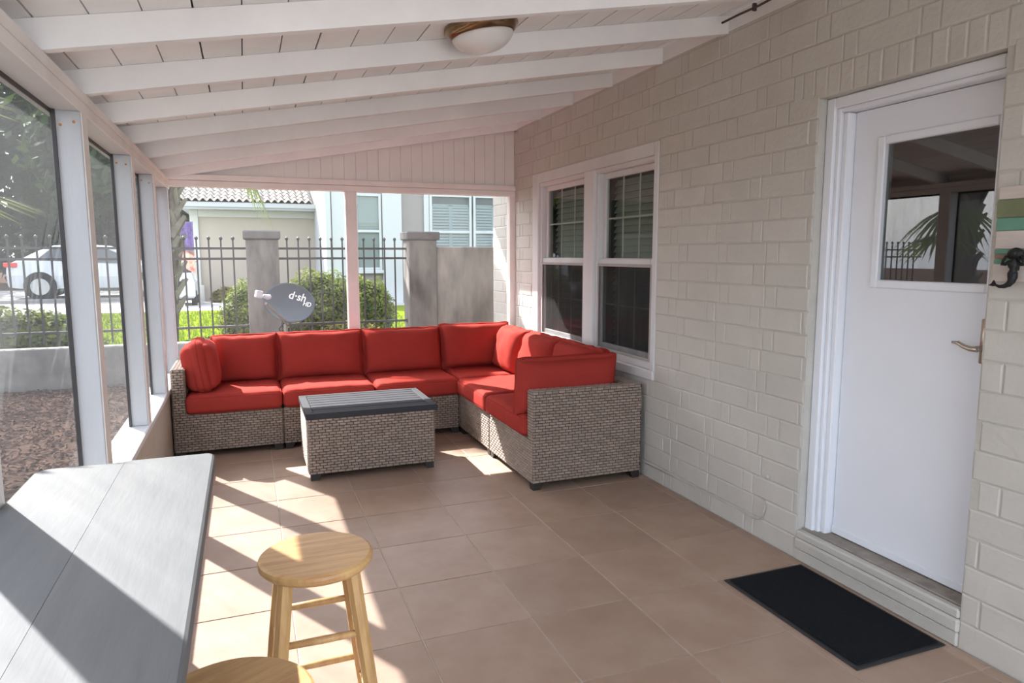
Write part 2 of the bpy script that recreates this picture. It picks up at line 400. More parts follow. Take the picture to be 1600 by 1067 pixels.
# ---------------------------------------------------------------- twin double-hung window
win = struct('window_1', (XW, 2.8, WZ0))
c = B(); f0 = XW-.004
c.cbox(f0, XW+.10, WY1-.13, WY1, WZ0+.06, WZ1, .006); c.cbox(f0, XW+.10, WY0, WY0+.055, WZ0+.06, WZ1, .006)
c.cbox(f0, XW+.10, WY0+.055, WY1-.13, WZ1-.085, WZ1, .006)
c.cbox(f0+.018, XW+.10, WY0+.055, WY1-.13, WZ1-.115, WZ1-.085, .004)
part('casing', c, 'white_paint', win)
part('mullion', B().cbox(f0, XW+.10, 2.665, 2.83, WZ0+.06, WZ1-.085, .006), 'white_paint', win)
part('sill', B().cbox(XW-.014, XW+.10, WY0-.0, WY1, WZ0, WZ0+.065, .006), 'white_paint', win)
for (a, b_) in ((2.83, WY1-.13), (WY0+.055, 2.665)):
    fr = B(); x0, x1 = XW+.02, XW+.10
    for y0, y1, z0, z1 in ((a,a+.03,.73,2.115),(b_-.03,b_,.73,2.115),(a,b_,2.08,2.115),(a,b_,.73,.775)): fr.cbox(x0, x1, y0, y1, z0, z1, .004)
    part('unit_frame', fr, 'white_paint', win)
    for nm, z0, z1, xs_, bt in (('upper_sash', 1.415, 2.08, XW+.062, .045), ('lower_sash', .775, 1.455, XW+.034, .055)):
        s_ = B(); y0, y1 = a+.03, b_-.03; st = .042
        s_.cbox(xs_, xs_+.03, y0, y0+st, z0, z1, .003); s_.cbox(xs_, xs_+.03, y1-st, y1, z0, z1, .003)
        s_.cbox(xs_, xs_+.03, y0+st, y1-st, z1-.042, z1, .003); s_.cbox(xs_, xs_+.03, y0+st, y1-st, z0, z0+bt, .003)
        so = part(nm, s_, 'white_paint', win)
        gy0, gy1, gz0, gz1 = y0+st, y1-st, z0+bt, z1-.042
        for q in (1, 2): part('muntin', B().box(xs_+.016, xs_+.022, gy0+(gy1-gy0)*q/3-.006, gy0+(gy1-gy0)*q/3+.006, gz0, gz1), 'muntin', so)
        part('muntin', B().box(xs_+.0165, xs_+.0215, gy0, gy1, (gz0+gz1)/2-.006, (gz0+gz1)/2+.006), 'muntin', so)
        part('pane', B().box(xs_+.011, xs_+.014, gy0-.004, gy1+.004, gz0-.004, gz1+.004), 'pane', so)
    sf = B(); y0, y1 = a+.03, b_-.03
    for p in ((y0,y0+.02,.775,1.42),(y1-.02,y1,.775,1.42),(y0+.02,y1-.02,.775,.795),(y0+.02,y1-.02,1.40,1.42)): sf.cbox(XW+.018, XW+.030, *p, .002)
    sfo = part('screen_frame', sf, 'sash_screen_frame', win)
    part('insect_screen', B().box(XW+.023, XW+.0235, y0+.02, y1-.02, .795, 1.40), 'screen_sash', sfo)
for (a, b_), lab in (((2.87, 3.68), 'grey slatted blind behind the far half of the white window'), ((1.90, 2.63), 'grey slatted blind behind the near half of the white window')):
    bl = thing('window_blind', lab, 'blind', (XW+.17, (a+b_)/2, .78), 'slatted blinds behind the porch window')
    part('head_rail', B().cbox(XW+.14, XW+.19, a, b_, 2.06, 2.10), 'blind', bl)
    sm = B().add([(-.012,-(b_-a)/2,-.023),(.012,-(b_-a)/2,.023),(.012,(b_-a)/2,.023),(-.012,(b_-a)/2,-.023),(-.010,-(b_-a)/2,-.026),(.014,-(b_-a)/2,.020),(.014,(b_-a)/2,.020),(-.010,(b_-a)/2,-.026)],
                 [(0,1,2,3),(7,6,5,4),(0,4,5,1),(1,5,6,2),(2,6,7,3),(3,7,4,0)]).mesh('slat')
    for k in range(26): put('slat', sm, 'blind', bl, at=(XW+.165, (a+b_)/2, .80+k*.0485))

# ---------------------------------------------------------------- door, its frame and the step
door = struct('door_1', (XW+.12, .08, .155))
c = B(); LX = XW+.12
c.cbox(XW+.045, LX+.05, DY1-.05, DY1-.001, .11, DZ1-.002, .005)      # outer brick mould, far side
c.cbox(XW+.060, LX+.05, DY1-.072, DY1-.05, .12, DZ1-.05, .004); c.cbox(XW+.075, LX+.05, DY1-.10, DY1-.072, .13, DZ1-.072, .004)
c.cbox(XW+.045, LX+.05, DY0+.001, DY0+.03, .11, DZ1-.002, .005)
c.cbox(XW+.045, LX+.05, DY0+.03, DY1-.05, DZ1-.05, DZ1-.002, .005); c.cbox(XW+.060, LX+.05, DY0+.03, DY1-.072, DZ1-.07, DZ1-.05, .004)
part('frame', c, 'door_paint', door)
lf = B(); ly0, ly1, lz0, lz1 = DY0+.032, DY1-.103, .165, DZ1-.073
gy0, gy1, gz0, gz1 = -.245, .235, 1.375, 1.952
for p in ((ly0,gy0,lz0,lz1),(gy1,ly1,lz0,lz1),(gy0,gy1,lz0,gz0),(gy0,gy1,gz1,lz1)): lf.box(LX, LX+.04, *p)
leaf = part('door_leaf', lf, 'door_paint', door)
bd = B(); w = .036
for p in ((gy0-w,gy0,gz0-w,gz1+w),(gy1,gy1+w,gz0-w,gz1+w),(gy0,gy1,gz0-w,gz0),(gy0,gy1,gz1,gz1+w)): bd.cbox(LX-.012, LX+.006, *p, .005)
bead = part('glazing_bead', bd, 'door_paint', leaf)
part('pane', B().box(LX+.010, LX+.014, gy0-.004, gy1+.004, gz0-.004, gz1+.004), 'door_pane', leaf)
sw = B()
part('bottom_sweep', B().cbox(LX-.010, LX, ly0, ly1, lz0-.004, lz0+.032, .003), 'door_paint', leaf)
lv = B(); lv.cbox(LX-.010, LX-.001, -.272, -.238, 1.075, 1.245, .005)
lv.tube([(LX-.008,-.255,1.135),(LX-.05,-.255,1.135)], .010, 10)
lv.tube([(LX-.05,-.262,1.133),(LX-.052,-.235,1.132),(LX-.052,-.21,1.138),(LX-.052,-.185,1.150),(LX-.052,-.162,1.150)], [.010,.010,.009,.008,.005], 10)
part('lever_handle', lv, 'nickel', leaf, smooth=True)
st = B(); st.cbox(XW-.004, LX+.05, DY0, DY1, .0, .058, .006); st.cbox(XW-.012, LX-.0, DY0-.004, DY1+.004, .058, .112, .008); st.cbox(XW-.006, XW+.034, DY0, DY1, .112, .150, .007); st.box(XW+.03, LX+.05, DY0, DY1, .112, .150)
step = sobj('trim_2', st, 'joint_paint')
part('threshold', B().cbox(XW+.030, LX+.03, DY0, DY1-.0, .120, .157, .003), 'step_concrete', step)

# ---------------------------------------------------------------- side wall: low stucco wall, sill, posts, header, screens
wl = struct('wall_left')
part('low_wall', B().box(XL-.13, XL-.002, YN, YF+.14, 0, .49), 'stucco', wl)
part('sill', B().cbox(XL-.14, XL+.008, YN, YF, .49, .53, .006), 'white_paint', wl)
part('header', B().cbox(XL-.14, XL, YN, YF+.10, 2.022, 2.062, .004), 'white_paint', wl)
part('header_face', B().cbox(XL-.003, XL+.004, YN, YF, 2.018, 2.062, .002), 'header_paint', wl)
part('top_plate', B().cbox(XL-.14, XL+.006, YN, YF+.10, 2.064, 2.104, .004), 'header_paint', wl)
posts = [(-2.62, .09), (-1.40, .09), (-.15, .09), (1.160, .10), (2.40, .11), (3.38, .12)]
for yy, d in posts:
    po = part('post', B().cbox(XL-.092, XL, yy-d, yy, .53, 2.022, .004), 'post_paint', wl)
    part('edge_trim', B().cbox(XL-.006, XL+.003, yy-d+.004, yy, .53, 2.018, .002), 'header_paint', po)
    if yy > 0:
        for xx in (XL-.068, XL-.024): part('screw', B().lathe([(.004,0),(.0055,.002),(.003,.003)], (xx, yy-d-.0025, 1.985-RND.uniform(0,.02)), 8, 'Y'), 'rust', po)
part('post', B().cbox(XL-.092, XL, YF-.09, YF, .53, 2.022, .004), 'post_paint', wl)
edges = [YN+.02]+[p for yy, d in posts for p in (yy-d, yy)]+[YF-.09]
for k in range(0, len(edges), 2):
    part('screen', B().box(XL-.0945, XL-.0935, edges[k]-.03, edges[k+1]+.03, .53, 2.022), 'screen_side', wl)
    for yy in (edges[k]+.006, edges[k+1]-.006): part('screen_spline', B().box(XL-.0965, XL-.082, yy-.006, yy+.006, .531, 2.021), 'fence_iron', wl)
    part('screen_spline', B().box(XL-.0965, XL-.0925, edges[k], edges[k+1], 2.006, 2.022), 'fence_iron', wl)

# ---------------------------------------------------------------- end wall
wf = struct('wall_far')
part('low_wall', B().box(XL, XW+.006, YF+.002, YF+.13, 0, .49), 'stucco', wf)
part('sill', B().cbox(XL, XW-.002, YF-.01, YF+.14, .49, .53, .006), 'white_paint', wf)
part('header', B().cbox(XL, XW+.02, YF, YF+.09, 2.042, 2.092, .004), 'header_paint', wf)
part('top_plate', B().cbox(XL, XW+.02, YF-.006, YF+.09, 2.094, 2.142, .004), 'header_paint', wf)
for x0, x1 in ((.733, .833), (2.285, 2.352)): part('post', B().cbox(x0, x1, YF, YF+.09, .53, 2.042, .004), 'header_paint', wf)
for x0, x1 in ((XL, .76), (.80, 2.30)): part('screen', B().box(x0, x1, YF+.0905, YF+.0912, .53, 2.042), 'screen_end', wf)
nb = 30; bw = (XW-XL)/nb
for k in range(nb):
    x0, x1 = XL+k*bw+.0015, XL+(k+1)*bw-.0015
    part('board', B().prism([(x0,2.142),(x1,2.142),(x1,raf_z(x1)+.16),(x0,raf_z(x0)+.16)], YF+.02, YF+.05, 'Y'), 'panel_paint', wf)
part('board_backing', B().prism([(XL,2.142),(XW+.02,2.142),(XW+.02,raf_z(XW)+.16),(XL,raf_z(XL)+.16)], YF+.026, YF+.08, 'Y'), 'header_paint', wf)

# ---------------------------------------------------------------- sloping ceiling: planks on rafters
ceil = struct('ceiling'); RH = .094
for k in range(-5, 7):
    yy = .546+.625*k
    if yy < YN: continue
    if k == 6: yy = YF-.055
    part('rafter', B().prism([(XL-.14,raf_z(XL-.14)),(XW+.16,raf_z(XW+.16)),(XW+.16,raf_z(XW+.16)+RH),(XL-.14,raf_z(XL-.14)+RH)], yy, yy+.042, 'Y'), 'ceiling_paint', ceil)
pw = .148; x = XL-.16; k = 0
while x < XW+.18:
    x1 = x+pw-(.0045 if k % 3 else .0065); zd = lambda q: raf_z(q)+RH+.001
    part('plank', B().prism([(x,zd(x)),(x1,zd(x1)),(x1,zd(x1)+.02),(x,zd(x)+.02)], YN, YF+.10, 'Y'), 'ceiling_paint', ceil)
    x += pw; k += 1
part('wall_blocking', B().box(XW+.004, XW+.02, YN, YF+.09, ZT, raf_z(XW+.004)+RH-.002), 'ceiling_paint', ceil)
part('eave_blocking', B().box(XL-.13, XL-.11, YN, YF+.09, 2.105, raf_z(XL-.13)+RH-.002), 'ceiling_paint', ceil)
zz = lambda q: raf_z(q)+RH+.023
part('roof_sheathing', B().prism([(XL-.17,zz(XL-.17)),(XW+.2,zz(XW+.2)),(XW+.2,zz(XW+.2)+.04),(XL-.17,zz(XL-.17)+.04)], YN, YF+.12, 'Y'), 'roof_under', ceil)

# ---------------------------------------------------------------- wicker and cushions
def weave(b, o, u, v, W, H, cw=.046, ch=.0185):
    """woven strips on a flat panel: o corner, u across, v up"""
    o, u, v = Vector(o), Vector(u), Vector(v); n = u.cross(v); rows = max(1, round(H/ch)); ch = H/rows
    for r in range(rows):
        a = -cw/2*(r % 2) - RND.uniform(0, .008)
        while a < W:
            p, q = max(a, 0)+.0014, min(a+cw, W)-.0014
            if q-p > .006:
                y0, y1 = r*ch+.0012, (r+1)*ch-.0012; e = .0028; h = .0055
                m = lambda s, t, k: o+u*s+v*t+n*k
                b.add([m(p,y0,0),m(q,y0,0),m(q,y1,0),m(p,y1,0),m(p+e*2,y0+e,h),m(q-e*2,y0+e,h),m(q-e*2,y1-e,h),m(p+e*2,y1-e,h)],
                      [(4,5,6,7),(0,1,5,4),(1,2,6,5),(2,3,7,6),(3,0,4,7)])
            a += cw
def wbox(core, wv, x0, x1, y0, y1, z0, z1, faces='xXyYZ'):
    core.box(x0, x1, y0, y1, z0, z1)
    if 'x' in faces: weave(wv, (x0,y1,z0), (0,-1,0), (0,0,1), y1-y0, z1-z0)
    if 'X' in faces: weave(wv, (x1,y0,z0), (0,1,0), (0,0,1), y1-y0, z1-z0)
    if 'y' in faces: weave(wv, (x0,y0,z0), (1,0,0), (0,0,1), x1-x0, z1-z0)
    if 'Y' in faces: weave(wv, (x1,y1,z0), (-1,0,0), (0,0,1), x1-x0, z1-z0)
    if 'Z' in faces: weave(wv, (x0,y0,z1), (1,0,0), (0,1,0), x1-x0, y1-y0)
def foot(b, x, y, sx, sy, h=.052):
    w = .07; d = .012
    p = [(x,y),(x+sx*w,y),(x+sx*w,y+sy*w),(x,y+sy*w)]; q = [(x,y),(x+sx*(w-.022),y),(x+sx*(w-.022),y+sy*(w-.022)),(x,y+sy*(w-.022))]
    b.add([(a,c_,h) for a, c_ in p]+[(a,c_,0) for a, c_ in q], [(0,1,2,3),(7,6,5,4),(0,4,5,1),(1,5,6,2),(2,6,7,3),(3,7,4,0)])
SZ, BZ, FZ = .325, .635, .048
def module(label, x0, x1, y0, y1, back, arm=None):
    """one section of the L-shaped settee; back: sides with a backrest, arm: side with an arm"""
    t = thing('sofa_section', label, 'sofa', ((x0+x1)/2, (y0+y1)/2, 0), 'sections of the wicker corner sofa')
    co, wv = B(), B(); wbox(co, wv, x0, x1, y0, y1, FZ, SZ-.002)
    part('base_core', co, 'wicker_core', t, fix=False)
    o_ = part('base_weave', wv, 'wicker', t, fix=False); o_['kind'] = 'stuff'
    th = .085
    def panel(nm, a, b_, c_, d, z1):
        co, wv = B(), B(); wbox(co, wv, a, b_, c_, d, SZ, z1)
        pr = part(nm, co, 'wicker_core', t, fix=False); o_ = part('weave', wv, 'wicker', pr, fix=False); o_['kind'] = 'stuff'
    if 'Y' in back: panel('backrest', x0, x1, y1-th, y1, BZ)
    if 'X' in back: panel('backrest', x1-th, x1, y0+(th+.006 if arm == 'y' else 0), (y1-th-.006) if 'Y' in back else y1, BZ)
    if arm == 'x': panel('armrest', x0, x0+th, y0, y1-th-.006, BZ+.025)
    if arm == 'y': panel('armrest', x0, x1, y0, y0+th, BZ)
    for px, sx in ((x0+.004, 1), (x1-.004, -1)):
        for py, sy in ((y0+.004, 1), (y1-.004, -1)):
            fb = B(); foot(fb, px, py, sx, sy); part('foot', fb, 'foot_plastic', t)
    return t
module('far left wicker sofa section with an armrest on its left', -.655, .098, 3.445, 4.225, 'Y', 'x')
module('armless wicker sofa section second from the left, half hidden by the coffee table', .112, .800, 3.445, 4.225, 'Y')
module('armless wicker sofa section between the coffee table and the corner section', .814, 1.502, 3.445, 4.225, 'Y')
module('wicker corner sofa section where the two rows meet', 1.516, 2.296, 3.445, 4.225, 'XY')
module('armless wicker sofa section along the brick wall beside the corner', 1.516, 2.296, 2.708, 3.431, 'X')
module('nearest wicker sofa section with a tall woven end arm', 1.516, 2.296, 1.875, 2.694, 'X', 'y')

def cushion(name, label, size, loc, rot=(0,0,0), r=.05, puff=.22, seed=0, group=None, n=18, wr=.006, sag=0, rims=(.82, -.82), ears=0):
    """soft box cushion: rounded, puffed, wrinkled towards the seams, with piping on both rims"""
    hx, hy, hz_ = (s*.5 for s in size); rn = random.Random(seed); off = Vector((rn.uniform(0,50), rn.uniform(0,50), rn.uniform(0,50)))
    rr = min(r, hz_*.8, hx*.8, hy*.8)
    def shape(p):
        q = Vector((p[0]*hx, p[1]*hy, p[2]*hz_))
        inn = Vector([max(-h+rr, min(h-rr, c_)) for c_, h in zip(q, (hx,hy,hz_))]); d = q-inn
        if d.length > 1e-6: q = inn + d.normalized()*rr
        fx, fy = (1-p[0]**4), (1-p[1]**4); fxy = max(0, fx*fy)
        q.z *= (1-puff*.55) + puff*fxy**.5
        if abs(p[2]) < .999:
            q.x *= 1+.012*(1-p[2]**2)*fy; q.y *= 1+.012*(1-p[2]**2)*fx
        ee = 1+ears*(p[0]*p[1])**6; q.x *= ee; q.y *= ee
        e = max(abs(p[0]), abs(p[1])); e = e**3
        w = noise.noise(q*9+off)*.7 + noise.noise(Vector((q.x*34, q.y*20, q.z*8))+off)*.9*e
        q.z += wr*w*(1 if p[2] > 0 else -.4) - sag*fxy*(.5+.5*p[2])
        q.x += wr*.5*noise.noise(q*14+off+Vector((9,0,0))); q.y += wr*.5*noise.noise(q*14+off+Vector((0,9,0)))
        return q
    b = B(); vid = {}
    def V(i, j, k):
        if (i,j,k) not in vid:
            g = lambda a: math.sin((2*a/n-1)*math.pi/2*.92)/math.sin(math.pi/2*.92)
            vid[(i,j,k)] = len(b.v); b.v.append(tuple(shape((g(i), g(j), g(k)))))
        return vid[(i,j,k)]
    for a in range(n):
        for c_ in range(n):
            b.f += [(V(a,c_,0),V(a,c_+1,0),V(a+1,c_+1,0),V(a+1,c_,0)), (V(a,c_,n),V(a+1,c_,n),V(a+1,c_+1,n),V(a,c_+1,n)),
                    (V(a,0,c_),V(a+1,0,c_),V(a+1,0,c_+1),V(a,0,c_+1)), (V(a,n,c_),V(a,n,c_+1),V(a+1,n,c_+1),V(a+1,n,c_)),
                    (V(0,a,c_),V(0,a,c_+1),V(0,a+1,c_+1),V(0,a+1,c_)), (V(n,a,c_),V(n,a+1,c_),V(n,a+1,c_+1),V(n,a,c_+1))]
    o_ = put(name, b.mesh(name, True), 'red_fabric', at=loc, rot=rot)
    tag(o_, label, 'cushion', group)
    m_ = 22; loop = [(-1+2*k/m_, -1) for k in range(m_)]+[(1, -1+2*k/m_) for k in range(m_)]+[(1-2*k/m_, 1) for k in range(m_)]+[(-1, 1-2*k/m_) for k in range(m_)]
    pb = B()
    for s_ in rims:
        pts = [shape((x_, y_, s_)) for x_, y_ in loop]; pb.tube(pts+[pts[0]], .0032, 5, cap=False)
    pm = put('piping', pb.mesh('piping', True), 'red_piping'); pm.parent = o_
    return o_
SG, BG = 'red seat cushions of the corner sofa', 'red back cushions of the corner sofa'
sc = lambda lab, x0, x1, y0, y1, sd_: cushion('seat_cushion', lab, (x1-x0, y1-y0, .145), ((x0+x1)/2, (y0+y1)/2, SZ+.074), r=.035, puff=.16, seed=sd_, group=SG)
sc('red seat cushion at the far left end of the sofa', -.566, .100, 3.405, 4.13, 1)
sc('red seat cushion second from the left behind the table', .108, .802, 3.405, 4.13, 2)
sc('red seat cushion just left of the corner seat', .812, 1.506, 3.405, 4.13, 3)
sc('red seat cushion on the corner section', 1.514, 2.205, 3.440, 4.13, 4)
sc('red seat cushion along the wall next to the corner', 1.478, 2.205, 2.706, 3.434, 5)
sc('red seat cushion nearest the camera beside the woven end arm', 1.478, 2.205, 1.966, 2.700, 6)
LEAN = math.radians(78)
bc = lambda lab, x0, x1, sd_, y=4.03, z=.640, h=.40: cushion('back_cushion', lab, (x1-x0, h, .20), ((x0+x1)/2, y, z), (LEAN, 0, 0), r=.05, puff=1.05, seed=sd_, group=BG, wr=.015, rims=(0,), ears=.07)
bc('red back cushion at the far left, beside the cushion stood on end', -.40, .102, 11)
bc('red back cushion second from the left', .106, .802, 12)
bc('red back cushion left of the corner, in front of the concrete wall pillar', .808, 1.500, 13)
bc('red back cushion in the far corner with its right end raised', 1.506, 2.17, 14, y=4.02, z=.655, h=.41)
bw_ = lambda lab, y0, y1, sd_, x=2.105, z=.645, h=.40: cushion('back_cushion', lab, (y1-y0, h, .20), (x, (y0+y1)/2, z), (LEAN, 0, -math.pi/2), r=.05, puff=1.05, seed=sd_, group=BG, wr=.02, rims=(0,), ears=.07)
bw_('red back cushion leaning on the wall side of the corner', 3.36, 3.90, 15, x=2.09)
bw_('red back cushion along the wall under the window, partly sunlit', 2.72, 3.35, 16)
bw_('crumpled red back cushion along the wall nearest the camera', 2.10, 2.71, 17)
cushion('arm_cushion', 'red cushion stood on end against the left armrest', (.46, .39, .20), (-.462, 3.70, .655), (math.radians(82), 0, math.pi/2), r=.095, puff=.6, seed=21, group=BG, wr=.0035, rims=(0,))
cushion('arm_cushion', 'red cushion leaning on the tall woven end arm nearest the camera', (.71, .37, .15), (1.825, 2.055, .645), (math.radians(83), 0, math.pi), r=.05, puff=.9, seed=22, group=BG, wr=.010, rims=(0,), ears=.05)

# ---------------------------------------------------------------- coffee table
ct = thing('coffee_table', 'low brown wicker coffee table with a grey slatted top', 'table', (.64, 2.88, 0))
co, wv = B(), B(); wbox(co, wv, .218, 1.064, 2.578, 3.19, .045, .418, 'xXyY')
part('body_core', co, 'wicker_core', ct, fix=False); o = part('body_weave', wv, 'wicker', ct, fix=False); o['kind'] = 'stuff'
for px, sx in ((.224, 1), (1.058, -1)):
    for py, sy in ((2.584, 1), (3.184, -1)):
        fb = B(); foot(fb, px, py, sx, sy, .047); part('foot', fb, 'foot_plastic', ct)
rim = B(); x0, x1, y0, y1 = .205, 1.085, 2.562, 3.205
for p in ((x0,x1,y0,y0+.045),(x0,x1,y1-.045,y1),(x0,x0+.05,y0+.045,y1-.045),(x1-.05,x1,y0+.045,y1-.045)): rim.cbox(*p, .418, .457, .003)
part('lid_frame', rim, 'table_rim', ct)
sm = B().cbox(-(x1-x0-.106)/2, (x1-x0-.106)/2, -.0365, .0365, -.012, 0, .003).mesh('slat')
for k in range(7): put('slat', sm, 'table_slat', ct, at=((x0+x1)/2, y0+.045+.0395+k*.0790, .456))
part('lid_tray', B().box(x0+.05, x1-.05, y0+.045, y1-.045, .42, .438), 'wicker_core', ct)

# ---------------------------------------------------------------- bar counter along the screens
bar = thing('bar_counter', 'weathered white-grey plank bar counter along the screened side', 'counter', (-.45, -.75, 0))
def rplank(x0, x1, y0, y1, z0, z1, rl, rr_, el=.004, er=.004):
    """plank with rounded far corners"""
    pts = [(x0, y0), (x1, y0)]
    for k in range(7):
        a = math.pi/2*k/6; pts.append((x1-rr_+rr_*math.cos(a), y1-rr_+rr_*math.sin(a)))
    for k in range(7):
        a = math.pi/2+math.pi/2*k/6; pts.append((x0+rl+rl*math.cos(a), y1-rl+rl*math.sin(a)))
    n = len(pts); b = B(); ctr = (sum(p[0] for p in pts)/n, sum(p[1] for p in pts)/n); e = .004
    ins = []
    for i, p in enumerate(pts):
        d = Vector((ctr[0]-p[0], ctr[1]-p[1])); 
        ins.append((p[0]+(el if p[0] < ctr[0] else -er), p[1]+(e if p[1] < ctr[1] else -e)))
    for z_, ps in ((z0, pts), (z1-e, pts), (z1, ins)): b.v += [(a, c_, z_) for a, c_ in ps]
    for L_ in (0, 1):
        for i in range(n): b.f.append((L_*n+i, L_*n+(i+1) % n, (L_+1)*n+(i+1) % n, (L_+1)*n+i))
    b.f.append(tuple(reversed(range(n)))); b.f.append(tuple(range(2*n, 3*n)))
    return b
part('plank', rplank(-.664, -.4562, -1.95, .098, .880, .920, .035, .0004, .004, 0), 'bar_wood', bar)
part('plank', rplank(-.4554, -.229, -1.95, .106, .880, .920, .0004, .018, 0, .005), 'bar_wood', bar)
part('support_panel', B().box(-.655, -.635, -1.9, .05, .535, .88), 'stucco', bar)
for yy in (-.06, -.98, -1.86):
    part('bracket', B().prism([(-.634, .88), (-.36, .88), (-.36, .85), (-.60, .60), (-.634, .60)], yy, yy+.035, 'Y'), 'bar_wood', bar)
    part('leg', B().cbox(-.64, -.575, yy-.01, yy+.045, 0, .60, .004), 'bar_wood', bar)

# ---------------------------------------------------------------- stools
stool = thing('bar_stool', 'round-topped natural wood bar stool standing clear beside the bar end', 'stool', (.036, .020, 0), 'natural wood bar stools')
part('seat', B().lathe([(.12,.578),(.158,.578),(.164,.586),(.165,.596),(.163,.604),(.156,.609),(.02,.6085)], (.036,.020,0), 48), 'stool_wood', stool, smooth=False)
def leg_at(z, sx, sy):
    k = 1-z/.58; return Vector((.036+sx*(.092+.063*k), .020+sy*(.092+.063*k), z))
for sx in (-1, 1):
    for sy in (-1, 1):
        b = B(); w0, w1 = .0165, .0205
        vs = []
        for z_, w in ((0, w0), (.30, w1), (.579, w1)):
            c_ = leg_at(z_, sx, sy)
            for k in range(8):
                a = math.pi/8+k*math.pi/4; vs.append((c_.x+w*1.08*math.cos(a), c_.y+w*1.08*math.sin(a), z_))
        fs = [(L_*8+k, L_*8+(k+1) % 8, (L_+1)*8+(k+1) % 8, (L_+1)*8+k) for L_ in (0, 1) for k in range(8)]+[tuple(reversed(range(8))), tuple(range(16, 24))]
        part('leg', b.add(vs, fs), 'stool_leg_wood', stool)
for zf, ax in ((.395, 'x'), (.175, 'x'), (.345, 'y'), (.125, 'y')):
    for s_ in (-1, 1):
        if ax == 'x': p, q = leg_at(zf, -1, s_), leg_at(zf, 1, s_)
        else: p, q = leg_at(zf, s_, -1), leg_at(zf, s_, 1)
        part('rung', B().tube([p, p.lerp(q, .5), q], [.0095, .0115, .0095], 10), 'stool_leg_wood', stool, smooth=True)
dup(stool, (-.190, -.632, 0), .5, 'natural wood bar stool tucked under the bar, only its round top in view')

# ---------------------------------------------------------------- doormat
dm = thing('doormat', 'black rectangular doormat with a rubber border before the step', 'doormat', (2.087, .07, 0))
part('border', B().cbox(1.862, 2.312, -.303, .440, .0005, .006, .002), 'mat_rubber', dm)
part('pile', B().cbox(1.882, 2.296, -.283, .424, .006, .0115, .003), 'mat_fibre', dm)

# ---------------------------------------------------------------- ceiling lamp
lx, ly = .885, .98; lz = raf_z(lx)+RH; tilt = math.atan(SL)
lamp = thing('ceiling_lamp', 'flush round ceiling lamp with bronze rim and frosted glass bowl', 'lamp', (lx, ly, lz))
lp = put('rim', B().lathe([(.15,-.002),(.162,-.004),(.165,-.018),(.150,-.040),(.138,-.050),(.125,-.050)], n=48).mesh('rim', True), 'bronze', lamp, at=(lx, ly, lz), rot=(0, -tilt, 0))
prof = [(.136*math.cos(a), -.045-.075*math.sin(a)) for a in [i*math.pi/2/10 for i in range(10)]]+[(.004, -.120)]
put('bowl', B().lathe(prof, n=48).mesh('bowl', True), 'frosted', lamp, at=(lx, ly, lz), rot=(0, -tilt, 0))

# ---------------------------------------------------------------- small things on the wall
cb = B(); cb.tube([(2.262,1.12,2.685),(2.28,1.01,2.695),(2.285,.87,2.694),(2.292,.77,2.702),(2.30,.67,2.708)], .006, 8)
cc = thing('cable', 'short dark cable running from the rafter along the wall top', 'cable', (2.26, 1.0, 2.68))
part('sheath', cb, 'dark_cable', cc, smooth=True); part('clip', B().cbox(2.276, 2.296, .895, .91, 2.680, 2.716, .002), 'dark_cable', cc)
pts = [(XW-.006, 1.865, .093), (XW-.006, 1.5, .10), (XW-.006, 1.2, .108), (XW-.006, .95, .103), (XW-.006, .82, .10), (XW-.008, .77, .107), (XW-.008, .735, .14), (XW-.008, .722, .19), (XW-.006, .735, .222), (XW-.004, .77, .225)]
pc = B().tube(pts, .0042, 6); tag(part('painted_cable', pc, 'joint_paint', smooth=True), 'thin cable painted over along the foot of the wall, hooked at its end', 'cable')
tag(part('wall_button', B().lathe([(.013,-.003),(.013,-.009),(.005,-.013)], (XW+.001, .715, .350), 16, 'X'), 'joint_paint'), 'small round painted knob low on the brick wall', 'knob')
pq = thing('wall_plaque', 'striped white, green and teal plank plaque beside the door', 'plaque', (XW-.012, -.56, 1.39))
for z0, z1, m_ in ((1.672,1.716,'plaque_white'),(1.610,1.671,'plaque_green'),(1.566,1.609,'plaque_teal'),(1.504,1.565,'plaque_white'),(1.486,1.503,'plaque_teal'),(1.470,1.485,'plaque_brown'),(1.453,1.469,'plaque_teal'),(1.391,1.452,'plaque_white')):
    part('plank', B().cbox(XW-.022, XW-.004, -.78, -.352+RND.uniform(-.004,.002), z0, z1, .002), m_, pq)
hk = thing('mermaid_hook', 'black cast iron mermaid wall hook with curled tail', 'hook', (XW-.03, -.43, 1.37))
hx = XW-.040; hy_ = -.436; fb = B()
fb.tube([(hx,hy_,1.478),(hx-.001,hy_,1.468),(hx-.003,hy_,1.457),(hx-.002,hy_,1.446),(hx,hy_,1.434),(hx-.002,hy_,1.421),(hx-.004,hy_-.002,1.408),(hx-.006,hy_-.001,1.395),(hx-.008,hy_+.006,1.384),(hx-.012,hy_+.018,1.377),(hx-.016,hy_+.032,1.376),(hx-.018,hy_+.043,1.381)], [.007,.008,.016,.015,.010,.015,.0145,.012,.010,.0075,.0055,.004], 12)
body = part('figure', fb, 'iron_black', hk, smooth=True)
part('tail_fin', B().prism([(hy_+.038,1.378),(hy_+.050,1.397),(hy_+.056,1.386),(hy_+.066,1.379),(hy_+.052,1.376)], hx-.021, hx-.015, 'X'), 'iron_black', hk)
part('head', B().lathe([(.002,-.014),(.010,-.011),(.014,-.002),(.013,.008),(.004,.014)], (hx-.004,hy_,1.488), 14), 'iron_black', hk, smooth=True)
part('hair', B().lathe([(.017,-.020),(.026,-.010),(.027,.0),(.022,.011),(.010,.018),(.002,.020)], (hx+.006,hy_,1.488), 16, sx=.6), 'iron_black', hk, smooth=True)
